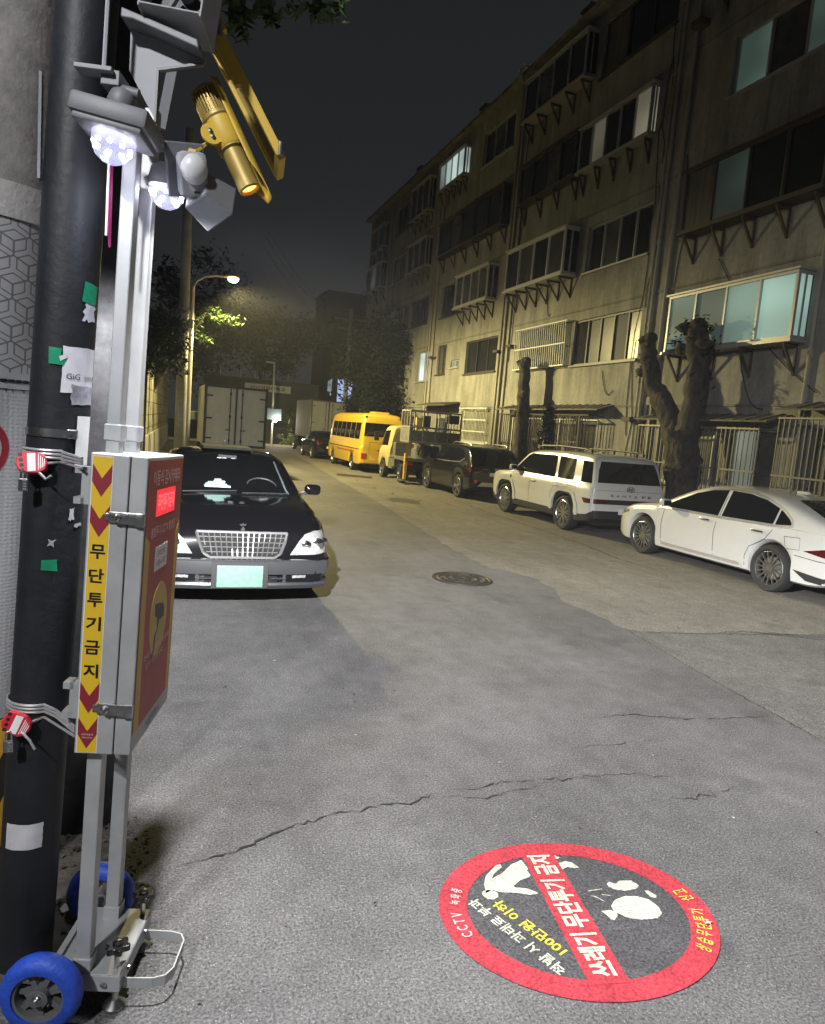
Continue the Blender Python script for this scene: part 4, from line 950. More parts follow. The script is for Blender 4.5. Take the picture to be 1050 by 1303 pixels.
# ---- white boxy estate car
def boxy():
    t = thing('parked_car', 'white boxy SUV with black roof rails and lettering on the tailgate', 'car')
    S = dict(L=4.83, axles=(1.05, 3.865), R=.375, Ra=.425, paint=M['white_paint'], tum=.20, rr=.10, rc=.16, clad=.16, arch=.95,
      top=[(0, .62), (.01, .9), (.025, 1.08), (.05, 1.16), (.12, 1.40), (.20, 1.62), (.28, 1.69), (.5, 1.72), (1.6, 1.735), (2.5, 1.71), (2.95, 1.65), (3.3, 1.42), (3.68, 1.135), (3.9, 1.10), (4.5, 1.05), (4.7, .98), (4.79, .86), (4.83, .6)],
      belt=[(0, 1.04), (1, 1.06), (3.5, 1.05), (4.83, .95)],
      wl=[(0, .82), (.03, .88), (.1, .915), (.5, .945), (2.4, .95), (4.2, .945), (4.6, .90), (4.78, .82), (4.83, .70)],
      zb=[(0, .40), (.2, .30), (.7, .25), (4.3, .25), (4.83, .36)])
    car_body(t, S)
    for v in 'LR':
        s = 1 if v == 'L' else -1
        g = MB()
        patch('', S, v, [(3.52, 1.125), (3.2, 1.36), (2.95, 1.53), (2.8, 1.585), (1.66, 1.60), (1.56, 1.115)], M['glass'], None, into=g, off=.006)
        patch('', S, v, [(1.54, 1.598), (.88, 1.575), (.80, 1.115), (1.44, 1.115)], M['glass'], None, into=g, off=.006)
        patch('', S, v, [(.60, 1.565), (.26, 1.55), (.14, 1.115), (.50, 1.115)], M['glass'], None, into=g, off=.006); g.build('side_window', None, t, smooth=30, local=True)
        for pl in ([(2.62, 1.1), (2.60, .45)], [(1.58, 1.1), (1.52, .9), (1.62, .75), (1.62, .45)], [(3.55, 1.1), (3.5, .45)], [(.55, 1.09), (.14, 1.09)]): patch('panel_gap', S, v, strip(pl, .009), M['under'], t, off=.002, step=.15, rim=0)
        patch('side_vent', S, v, [(3.62, 1.0), (3.56, .98), (3.62, .84)], M['plastic'], t)
        # arch trim
        for ax in S['axles']:
            q = MB(); pl = [(ax-.53, .40), (ax-.50, .62), (ax-.36, .83), (ax-.20, .89), (ax+.20, .89), (ax+.36, .83), (ax+.50, .62), (ax+.53, .40)]
            patch('', S, v, strip(pl, .10), M['white_paint'], None, into=q, off=.016, step=.15); q.build('arch_trim', None, t, local=True, smooth=30)
        patch('tail_lamp', S, v, [(.34, .80), (.0, .80), (.0, .70), (.25, .70)], M['darktail'], t)
        for x in S['axles']: wheel(t, x, .945*s, .375, .25, 'twin', 9)
        mirror(t, 3.35, .9*s, 1.2, M['white_paint'], s)
        b = MB(); b.use(M['plastic']); b.tube([(.55, .66*s, 1.745), (.8, .665*s, 1.80), (1.8, .665*s, 1.815), (2.6, .655*s, 1.79), (2.85, .65*s, 1.73)], .024, 8)
        for x in (.62, 1.7, 2.78): b.box((x, .66*s, 1.755), (.14, .05, .07))
        b.build('roof_rail', None, t, local=True, smooth=40)
    handle(t, S, 2.45, .95, M['white_paint']); handle(t, S, 1.42, .95, M['white_paint'])
    patch('rear_window', S, 'B', [(-.78, 1.14), (.78, 1.14), (.735, 1.38), (.66, 1.575), (-.66, 1.575), (-.735, 1.38)], M['glass'], t, off=.008)
    patch('rear_lamp_bar', S, 'B', [(-.86, .70), (.86, .70), (.86, .80), (-.86, .80)], M['plastic'], t)
    for s in (-1, 1): patch('tail_lamp', S, 'B', [(s*.85, .715), (s*.50, .715), (s*.50, .785), (s*.85, .785)], M['darktail'], t, off=.010)
    patch('rear_bumper', S, 'B', [(-.84, .40), (.84, .40), (.86, .56), (-.86, .56)], M['plastic'], t, off=.03, rim=.04)
    patch('number_plate', S, 'B', [(-.26, .50), (.26, .50), (.26, .62), (-.26, .62)], M['plate_w'], t, off=.036)
    patch('seam', S, 'B', strip([(-.82, .985), (.82, .985)], .008), M['grey_plastic'], t, off=.002, rim=0)
    b = MB()
    for i, ch in enumerate('SANTAFE'):
        y = .44-.1475*i-(.0 if i < 5 else .05); b.text(ch, (-.012, y, .885), (0, -1, 0), (0, 0, 1), .046, .08, .012)
    b.build('tailgate_lettering', M['plastic'], t, local=True)
    b = MB(); b.lathe([(.088, 0), (.10, 0), (.10, .012), (.088, .012)], (0, 0, 0), 'z', 28, closed=True, M4=Matrix.Translation((-.002, 0, 1.035)) @ Matrix.Rotation(R(-90), 4, 'Y') @ Matrix.Diagonal((.58, 1, 1, 1)))
    b.bar((-.009, .05, .995), (-.009, .025, 1.075), .018, .01, up=(1, 0, 0)); b.bar((-.009, -.025, .995), (-.009, -.05, 1.075), .018, .01, up=(1, 0, 0)); b.bar((-.009, .035, 1.02), (-.009, -.035, 1.048), .018, .01, up=(1, 0, 0))
    b.build('emblem', M['chrome'], t, local=True)
    patch('windscreen', S, 'T', [(3.62, -.72), (3.62, .72), (3.0, .62), (3.0, -.62)], M['glass'], t)
    b = MB(); b.box((1.2, .0, 1.735), (.2, .05, .05), bev=.02); b.build('antenna', M['plastic'], t, local=True)
    underbox(t, S, 1.35); return t
o = boxy(); place(o, 9.22, 12.27, 90)

# ---- dark crossover
def crossover():
    t = thing('parked_car', 'black crossover with a silver bumper skid, parked ahead of the white boxy SUV', 'car')
    S = dict(L=4.375, axles=(.88, 3.51), R=.345, Ra=.39, paint=M['dark_paint'], tum=.30, rr=.12, rc=.2, clad=.13,
      top=[(0, .62), (.015, .92), (.05, 1.02), (.1, 1.08), (.3, 1.32), (.5, 1.51), (.65, 1.565), (1.2, 1.61), (2.0, 1.60), (2.5, 1.52), (2.9, 1.30), (3.3, 1.06), (3.6, 1.02), (4.1, .95), (4.28, .84), (4.34, .7), (4.375, .55)],
      belt=[(0, .97), (1, 1.02), (3, .99), (4.375, .85)],
      wl=[(0, .74), (.04, .81), (.15, .86), (.6, .895), (2.2, .90), (3.7, .895), (4.1, .85), (4.3, .74), (4.375, .6)],
      zb=[(0, .42), (.2, .32), (.6, .25), (3.9, .24), (4.375, .36)])
    car_body(t, S)
    for v in 'LR':
        s = 1 if v == 'L' else -1; g = MB()
        patch('', S, v, [(3.1, 1.06), (2.75, 1.30), (2.45, 1.44), (2.2, 1.475), (1.98, 1.48), (1.98, 1.06)], M['glass'], None, into=g, off=.006)
        patch('', S, v, [(1.92, 1.48), (1.2, 1.46), (1.0, 1.09), (1.92, 1.06)], M['glass'], None, into=g, off=.006)
        patch('', S, v, [(1.12, 1.45), (.85, 1.38), (.72, 1.22), (.95, 1.12)], M['glass'], None, into=g, off=.006); g.build('side_window', None, t, smooth=30, local=True)
        patch('window_trim', S, v, strip([(3.2, 1.035), (1.9, 1.035), (.9, 1.075), (.66, 1.2)], .02), M['dullchrome'], t, off=.008)
        patch('tail_lamp', S, v, [(.42, .99), (.05, 1.0), (.0, .9), (.0, .8), (.2, .86)], M['darktail'], t)
        for x in S['axles']: wheel(t, x, .895*s, .345, .22, 'five', 5)
        mirror(t, 2.95, .86*s, 1.1, M['dark_paint'], s)
        b = MB(); b.tube([(.7, .6*s, 1.59), (.85, .6*s, 1.64), (1.9, .6*s, 1.645), (2.1, .6*s, 1.60)], .02, 8); b.build('roof_rail', M['dullchrome'], t, local=True, smooth=40)
    handle(t, S, 2.1, .93, M['dark_paint']); handle(t, S, 1.1, .95, M['dark_paint'])
    patch('rear_window', S, 'B', [(-.68, 1.10), (.68, 1.10), (.60, 1.44), (-.60, 1.44)], M['glass'], t, off=.008)
    for s in (-1, 1):
        patch('tail_lamp', S, 'B', [(s*.80, .98), (s*.52, .96), (s*.55, .84), (s*.80, .78)], M['darktail'], t, off=.010)
        patch('reflector', S, 'B', [(s*.76, .62), (s*.64, .60), (s*.66, .52), (s*.76, .5)], M['tail'], t, off=.012)
        patch('lamp_trim', S, 'B', strip([(s*.52, .93), (s*.30, .94)], .022), M['chrome'], t, off=.012)
    patch('skid_plate', S, 'B', [(-.62, .43), (.62, .43), (.50, .55), (-.50, .55)], M['dullchrome'], t, off=.02, rim=.03)
    patch('number_plate', S, 'B', [(-.26, .74), (.26, .74), (.26, .84), (-.26, .84)], M['plate_w'], t, off=.012)
    b = MB(); b.text('KIA', (-.01, 0, .95), (0, -1, 0), (0, 0, 1), .05, .19, .01); b.build('tailgate_lettering', M['dullchrome'], t, local=True)
    patch('windscreen', S, 'T', [(3.22, -.66), (3.22, .66), (2.52, .55), (2.52, -.55)], M['glass'], t)
    underbox(t, S, 1.25); return t
o = crossover(); place(o, 9.2, 18.45, 90)

# ---- black saloon facing us
def limo():
    t = thing('parked_car', 'black saloon with a chrome grid grille facing us, parked on the left', 'car')
    S = dict(L=5.1, axles=(1.2, 4.20), R=.33, Ra=.36, paint=M['black_paint'], tum=.45, rr=.12, rc=.28,
      top=[(0, .8), (.015, .93), (.08, 1.0), (.7, 1.05), (1.0, 1.10), (1.5, 1.36), (1.9, 1.46), (2.4, 1.485), (2.9, 1.45), (3.3, 1.24), (3.66, 1.03), (3.9, 1.0), (4.4, .95), (4.75, .885), (4.95, .82), (5.03, .775), (5.06, .70), (5.1, .5)],
      belt=[(0, .9), (1, .93), (3.6, .92), (4.6, .82), (5.1, .6)],
      wl=[(0, .74), (.05, .82), (.25, .88), (1.2, .912), (3.9, .915), (4.5, .905), (4.8, .89), (4.95, .87), (5.04, .83), (5.1, .74)],
      zb=[(0, .36), (.4, .25), (4.6, .22), (5.1, .25)])
    car_body(t, S)
    # grille
    patch('grille_backing', S, 'F', [(-.44, .775), (.44, .775), (.42, .70), (.36, .565), (.30, .535), (-.30, .535), (-.36, .565), (-.42, .70)], M['under'], t, off=.004)
    g = MB(); g.use(M['grillechrome'])
    def fx(y, z):
        h = S['bvh'].ray_cast(Vector((12, y, z)), Vector((-1, 0, 0))); return h[0].x if h[0] else 5.05
    out = [(-.44, .775), (.44, .775), (.42, .70), (.37, .575), (.31, .535), (-.31, .535), (-.37, .575), (-.42, .70)]
    for i in range(8):
        p, q = out[i], out[(i+1) % 8]; n = max(1, int(math.dist(p, q)/.1))
        for j in range(n):
            a = (p[0]+(q[0]-p[0])*j/n, p[1]+(q[1]-p[1])*j/n); c = (p[0]+(q[0]-p[0])*(j+1)/n, p[1]+(q[1]-p[1])*(j+1)/n)
            g.bar((fx(*a)+.02, *a), (fx(*c)+.02, *c), .020, .022)
    def half(z): return .31+(.42-.31)*(z-.535)/(.70-.535) if z < .7 else .42+.02*(z-.7)/.075
    for z in (.585, .632, .680, .728):
        ys = [half(z)*k/6 for k in range(-6, 7)]
        for a, c in zip(ys[:-1], ys[1:]): g.bar((fx(a, z)+.014, a, z), (fx(c, z)+.014, c, z), .012, .006)
    for k in range(-7, 8):
        y = k*.054*1.02
        zlo = .535 if abs(y) < .31 else .535+(abs(y)-.31)*1.5
        zz = [zlo+(.77-zlo)*j/3 for j in range(4)]
        for a, c in zip(zz[:-1], zz[1:]): g.bar((fx(y*(.86+.14*(a-.535)/.24), a)+.018, y*(.86+.14*(a-.535)/.24), a), (fx(y*(.86+.14*(c-.535)/.24), c)+.018, y*(.86+.14*(c-.535)/.24), c), .006, .012)
    g.build('grille', None, t, local=True)
    for s in (-1, 1):
        h = patch('headlight', S, 'F', [(s*.47, .562), (s*.56, .70), (s*.62, .765), (s*.72, .79), (s*.885, .785), (s*.89, .60), (s*.72, .57)], M['lens'], t, off=.006, step=.03)
        for y, z, r in ((.635, .66, .052), (.755, .675, .062), (.83, .68, .05)):
            x = fx(s*y, z); b = MB(); b.lathe([(r, .006), (r*.8, .012), (r*.3, .010), (0, .016)], (x, s*y, z), 'x', 18); b.build('bulb', M['chrome'], h, local=True, smooth=40)
        # side glass for the visible flanks
        v = 'L' if s > 0 else 'R'; g = MB()
        patch('', S, v, [(3.5, .965), (3.1, 1.22), (2.85, 1.36), (2.4, 1.40), (2.35, .965)], M['glass'], None, into=g); patch('', S, v, [(2.28, 1.40), (1.9, 1.37), (1.5, 1.25), (1.25, .98), (2.28, .965)], M['glass'], None, into=g); g.build('side_window', None, t, smooth=30, local=True)
        for x in S['axles']: wheel(t, x, .905*s, .33, .225, 'five', 5)
        mirror(t, 3.32, .90*s, 1.06, M['black_paint'], s)
    # bumper: swept bar with chrome strip, intake and lamps
    path = [(4.42, .915), (4.70, .91), (4.90, .895), (5.03, .85), (5.10, .68), (5.135, .3), (5.14, 0)]
    path = path+[(x, -y) for x, y in path[-2::-1]]
    def sweep(b, prof):
        vs = []; fs = []; n = len(prof); P = [Vector(p) for p in path]
        for i, p in enumerate(P):
            d = (P[min(i+1, len(P)-1)]-P[max(i-1, 0)]).normalized(); nn = Vector((-d.y, d.x)); nn = nn if nn.x > 0 or (abs(nn.x) < .3 and nn.y*p.y > 0) else -nn
            for (o_, z) in prof: vs.append((p.x+nn.x*o_, p.y+nn.y*o_, z))
        for i in range(len(P)-1):
            for k in range(n): k2 = (k+1) % n; fs.append((i*n+k, i*n+k2, (i+1)*n+k2, (i+1)*n+k))
        b.add(vs, fs); return b
    bp = mat('grey_bumper', (.028, .029, .031), .4, coat=.3)
    b = MB(); b.use(bp); sweep(b, [(-.06, .525), (.0, .522), (.022, .50), (.026, .43), (.020, .372), (-.05, .37)])
    sweep(b, [(-.06, .29), (.008, .287), (.018, .262), (.0, .225), (-.06, .22)])
    b.use(M['under']); sweep(b, [(-.05, .372), (-.03, .371), (-.03, .288), (-.05, .287)]); bo = b.build('front_bumper', None, t, smooth=40, local=True)
    b = MB(); b.use(M['chrome']); sweep(b, [(.012, .528), (.030, .521), (.012, .512)]); b.build('chrome_strip', None, bo, smooth=40, local=True)
    for s in (-1, 1):
        q = MB(); q.use(M['lens'])
        for k in range(6):
            y = .50+.05*k; y2 = y+.05; f = lambda yy: 5.145-.0+(-.045 if yy > .6 else 0)*((yy-.6)/.2) - .14*max(0, (yy-.3)/.5)**2*.5
            q.bar((f(y)-.02, s*y, .345), (f(y2)-.02, s*y2, .35), .03, .026)
        q.build('fog_lamp', None, bo, local=True)
        q = MB(); q.use(bp); q.bar((5.12, s*.40, .33), (5.12, s*.40, .331), .03, .09); q.box((5.11, s*.42, .33), (.04, .03, .085)); q.box((5.12, s*.36, .33), (.05, .14, .012)); q.build('intake_rib', None, bo, local=True)
        q = MB(); q.lathe([(.013, 0), (.013, .006), (0, .009)], (5.145, s*.33, .45), 'x', 12); q.build('parking_sensor', M['grey_plastic'], bo, local=True)
    b = MB(); b.box((5.188, -.02, .36), (.012, .44, .215), bev=.004); b.build('number_plate', M['plate_g'], t, local=True)
    b = MB(); b.box((5.176, -.02, .37), (.012, .54, .26)); b.build('plate_holder', M['plastic'], t, local=True)
    patch('windscreen', S, 'T', [(3.72, -.72), (3.78, -.4), (3.80, 0), (3.78, .4), (3.72, .72), (3.35, .63), (2.97, .54), (2.93, 0), (2.97, -.54), (3.35, -.63)], M['glass'], t, off=.006)
    # things seen through the screen stand just on the dash line
    b = MB(); b.use(M['chrome']); b.bar((5.02, 0, .79), (5.02, 0, .86), .008, .02); b.bar((5.02, -.03, .85), (5.02, 0, .83), .008, .012); b.bar((5.02, .03, .85), (5.02, 0, .83), .008, .012); b.bar((5.02, -.02, .80), (5.02, .02, .80), .03, .02); b.build('hood_ornament', None, t, local=True)
    b = MB(); 
    for s in (-1, 1):
        h = S['bvh'].ray_cast(Vector((4.2, s*.25, 5)), Vector((0, 0, -1))); b.box((4.0+.2, s*.06, h[0].z+.004), (.06, .05, .006))
    b.build('washer_jet', M['chrome'], t, local=True)
    pt = lambda x, y: S['bvh'].ray_cast(Vector((x, y, 5)), Vector((0, 0, -1)))[0]
    b = MB(); 
    for y0, y1 in ((-.55, .05), (.1, .65)):
        b.tube([pt(3.80-.02*k, y0+(y1-y0)*k/5)+Vector((0, 0, .02)) for k in range(6)], .008, 6)
    b.build('wiper', M['plastic'], t, local=True)
    p = pt(3.05, 0); b = MB(); b.use(M['plastic']); b.box(p+Vector((.015, -.02, -.005)), (.04, .22, .05)); b.use(M['dullchrome'])
    for y in (-.12, -.06, .05): b.box(p+Vector((.04, y, -.02)), (.01, .05, .012))
    b.build('rear_view_mirror', None, t, local=True)
    for s in (-1, 1):
        b = MB(); b.tube([pt(3.66-.1*k, s*(.66-.018*k))+Vector((0, 0, .006)) for k in range(7)], [.012]*7, 6); b.build('pillar_trim', mat('pale_pillar', (.10, .13, .13), .6), t, local=True)
    b = MB(); b.tube([pt(3.50-.0*k, .36+.17*math.cos(R(a)))+Vector((-.10*math.sin(R(a)), 0, .075*math.sin(R(a)))) for k, a in enumerate(range(0, 181, 18))], .010, 6); b.build('steering_wheel', mat('steering_rim', (.05, .05, .05), .4), t, local=True)
    b = MB(); b.box(pt(2.55, 0)+Vector((0, 0, .01)), (.8, .62, .03), bev=.012); b.build('sunroof', mat('roof_deflector', (.04, .04, .034), .85, spec=.1), t, local=True)
    b = MB(); b.box(pt(2.3, 0)+Vector((0, 0, .05)), (.06, .02, .05)); b.build('antenna', M['plastic'], t, local=True)
    underbox(t, S, 1.3)
    t['wind'] = 0
    return t, pt
o, pt = limo(); place(o, .765, 12.04, -90); del o['wind']
bpy.context.view_layer.update()
q = Matrix.Translation((.765, 12.04, 0)) @ Matrix.Rotation(R(-90), 4, 'Z')
tb = thing('tissue_box_cover', 'pale green folded cloth lying behind the black saloon windscreen', 'cloth', q @ (pt(3.58, -.16)))
b = MB(); bs = q @ pt(3.58, -.16)
rc_ = random.Random(9)
for k in range(5): b.box(bs+Vector((.02*rc_.uniform(-1, 1), .02*rc_.uniform(-1, 1), .02+.018*k)), (.30-.055*k, .16-.02*k, .024), bev=.01)
b.build('folded_cloth', mat('pale_green_cloth', (.28, .44, .39), .9, bump=.5, bscale=40), tb, smooth=60)

# ---- yellow minibus
def minibus():
    t = thing('parked_bus', 'yellow school minibus with a black rear window, parked up the road', 'bus')
    S = dict(L=7.0, axles=(1.55, 5.6), R=.36, Ra=.45, paint=M['bus_paint'], tum=.10, rr=.22, rc=.26,
      top=[(0, 1.2), (.02, 1.5), (.06, 1.9), (.12, 2.3), (.2, 2.5), (.35, 2.6), (.8, 2.65), (5.5, 2.65), (6.2, 2.6), (6.6, 2.35), (6.85, 1.6), (6.95, 1.1), (7, .8)],
      belt=[(0, 1.12), (7, 1.12)], wl=[(0, .88), (.05, .96), (.15, 1.0), (.5, 1.015), (6.3, 1.015), (6.8, .96), (7, .82)], zb=[(0, .42), (.4, .34), (6.6, .34), (7, .4)])
    car_body(t, S)
    for v in 'LR':
        s = 1 if v == 'L' else -1; g = MB()
        for k in range(6): x = .5+.95*k; patch('', S, v, [(x, 1.45), (x+.88, 1.45), (x+.88, 2.18), (x, 2.18)], M['glass'], None, into=g)
        g.build('side_window', None, t, smooth=30, local=True)
        b = MB()
        for k in range(9): x = .7+.6*k; b.box((x, .93*s, 1.72), (.12, .12, .22), bev=.04)
        patch('', S, v, strip([(.2, 1.02), (6.6, 1.02)], .03), M['plastic'], t, off=.008, step=.4, into=b)
        b.build('headrest', mat('pale_headrest', (.25, .25, .24), .8), t, local=True)
        patch('lettering_band', S, v, [(1.0, .84), (4.4, .84), (4.4, .92), (1.0, .92)], mat('bus_letter', (.30, .10, .02), .5), t)
        for x in S['axles']: wheel(t, x, .98*s, .36, .24, 'truck', 6)
        patch('tail_lamp', S, 'B', [(s*.92, .86), (s*.70, .86), (s*.70, .62), (s*.92, .60)], M['tail'], t, off=.012)
        b = MB()
        for y, r, m in ((.74, .055, M['darktail']), (.60, .05, M['bus_paint'])): b.use(m); b.lathe([(r, .05), (r, -.03), (r*.7, -.05), (0, -.055)], (.22, s*y, 2.44), 'x', 14)
        b.build('marker_lamp', None, t, local=True, smooth=40)
    patch('rear_window', S, 'B', [(-.84, 1.62), (.84, 1.62), (.80, 2.20), (-.80, 2.20)], M['glass'], t, off=.010)
    patch('rear_door', S, 'B', strip([(-.6, .55), (-.6, 1.35), (.6, 1.35), (.6, .55), (-.6, .55)], .012), M['under'], t, off=.003, rim=0)
    b = MB(); b.box((-.02, 0, 1.02), (.03, .5, .035)); b.build('door_handle', M['plastic'], t, local=True)
    b = MB(); b.lathe([(.06, 0), (.05, -.012), (0, -.016)], (.03, .32, 1.46), 'x', 16); b.build('emblem', M['dullchrome'], t, local=True)
    patch('rear_bumper', S, 'B', [(-.95, .40), (.95, .40), (.95, .54), (-.95, .54)], M['bus_paint'], t, off=.05, rim=.06)
    b = MB(); b.box((1.0, 0, 2.66), (.8, .7, .10), bev=.04); b.build('roof_vent', M['bus_paint'], t, local=True)
    underbox(t, S, 1.4); return t
o = minibus(); place(o, 8.42, 27.5, 90); o.scale = (.88, .98, .925)

# ---- box trucks
def box_truck(label, L, w_, z0, z1, panel, frame, cabm, X, Y, yaw):
    t = thing('box_truck', label, 'truck')
    b = MB(); b.box((L/2, 0, (z0+z1)/2), (L, w_, z1-z0), bev=.02); b.build('cargo_box', panel, t, local=True)
    b = MB(); h = .07
    for y in (-w_/2+h/2, w_/2-h/2): b.box((-.02, y, (z0+z1)/2), (.06, h+.01, z1-z0+.02))
    b.box((-.022, 0, z1-h/2), (.065, w_-2*h, h)); b.box((-.022, 0, z0+h/2), (.065, w_-2*h, h)); b.box((-.018, 0, (z0+z1)/2), (.05, .05, z1-z0-2*h)); b.build('door_frame', frame, t, local=True)
    for s in (-1, 1):
        d = MB(); d.box((-.012, s*(w_/4-.015), (z0+z1)/2), (.02, w_/2-.12, z1-z0-2*h-.02), bev=.004); do = d.build('rear_door', panel, t, local=True)
        d = MB(); d.tube([(-.05, s*.19, z0+.08), (-.05, s*.19, z1-.08)], .017, 8)
        for z in (z0+.2, (z0+z1)/2, z1-.25): d.box((-.05, s*.19, z), (.03, .06, .09))
        d.box((-.06, s*.24, z0+.55), (.02, .16, .03)); d.build('lock_bar', frame, do, local=True)
        for z in (z0+.25, z0+.9, z1-.35): d = MB(); d.box((-.045, s*(w_/2-.16), z), (.02, .2, .05)); d.build('hinge', frame, do, local=True)
        b = MB(); b.box((.0, s*(w_/2-.25), z0-.25), (.06, .3, .12), bev=.01); b.build('tail_lamp', M['tail'], t, local=True)
        for x in (.9, L+.9): wheel(t, x, s*(w_/2-.06), .36, .22, 'truck', 6)
        b = MB(); b.box((L+1.1, s*(w_/2+.16), 1.75), (.06, .18, .34), bev=.02); b.bar((L+1.15, s*(w_/2-.2), 1.9), (L+1.1, s*(w_/2+.12), 1.9), .03); b.build('mirror', M['plastic'], t, local=True)
    b = MB(); b.box((L/2+.6, 0, z0-.18), (L+1.4, .8, .2)); b.box((.0, 0, z0-.40), (.1, w_-.1, .1)); b.build('chassis', M['under'], t, local=True)
    S = dict(L=1.75, axles=(), R=.3, Ra=.3, paint=cabm, tum=.12, rr=.16, rc=.2, top=[(0, 1.9), (.1, 2.02), (.9, 2.02), (1.2, 1.9), (1.55, 1.25), (1.7, 1.05), (1.75, .8)], belt=[(0, 1.2), (1.75, 1.0)], wl=[(0, .84), (1.3, .86), (1.75, .78)], zb=[(0, .5), (1.75, .42)])
    c = car_body(t, S, 'cab'); c.location = (L+.12, 0, 0)
    g = patch('windscreen', S, 'F', [(-.7, 1.2), (.7, 1.2), (.66, 1.8), (-.66, 1.8)], M['glass'], c)
    for v in 'LR': patch('side_window', S, v, [(.5, 1.25), (1.42, 1.2), (1.15, 1.75), (.5, 1.8)], M['glass'], c)
    place(t, X, Y, yaw); return t
box_truck('white box truck with closed double rear doors, parked beyond the black saloon', 4.6, 2.02, .85, 2.83, M['truckbox'], M['truckframe'], M['white_paint'], 2.19, 24.0, 90)
box_truck('grey box truck farthest up the right-hand row, beyond the dark small saloon', 4.8, 2.1, .95, 3.15, M['truckgrey'], M['truckframe'], M['dark_paint'], 8.95, 40.5, 90)

# ---- dark saloon ahead of the bus
def small_car():
    t = thing('parked_car', 'dim black small saloon between the minibus and the grey box truck', 'car')
    S = dict(L=4.5, axles=(.95, 3.6), R=.32, Ra=.36, paint=M['dark_paint'], tum=.42, rr=.12, rc=.22,
      top=[(0, .75), (.02, .95), (.1, 1.05), (.6, 1.1), (1.1, 1.36), (1.6, 1.45), (2.3, 1.44), (2.9, 1.12), (3.3, .98), (4.1, .9), (4.4, .75), (4.5, .5)], belt=[(0, .9), (2, .93), (4.5, .75)],
      wl=[(0, .74), (.06, .82), (.3, .88), (3.9, .88), (4.3, .8), (4.5, .6)], zb=[(0, .36), (.4, .24), (4.1, .22), (4.5, .32)])
    car_body(t, S)
    for v in 'LR':
        s = 1 if v == 'L' else -1; g = MB(); patch('', S, v, [(2.95, .98), (2.4, 1.32), (1.95, 1.37), (1.9, .98)], M['glass'], None, into=g); patch('', S, v, [(1.85, 1.37), (1.4, 1.33), (.95, 1.02), (1.85, .98)], M['glass'], None, into=g); g.build('side_window', None, t, local=True, smooth=30)
        for x in S['axles']: wheel(t, x, .875*s, .32, .2, 'five', 5)
        patch('tail_lamp', S, 'B', [(s*.8, .9), (s*.45, .9), (s*.45, .78), (s*.8, .76)], M['darktail'], t, off=.01); mirror(t, 2.75, .85*s, 1.0, M['dark_paint'], s)
    patch('rear_window', S, 'B', [(-.56, 1.08), (.56, 1.08), (.46, 1.32), (-.46, 1.32)], M['glass'], t, off=.008)
    patch('number_plate', S, 'B', [(-.26, .58), (.26, .58), (.26, .69), (-.26, .69)], M['plate_w'], t, off=.01)
    patch('boot_strip', S, 'B', strip([(-.4, .86), (.4, .86)], .02), M['chrome'], t, off=.008)
    underbox(t, S, 1.2); return t
o = small_car(); place(o, 8.05, 35.2, 90)

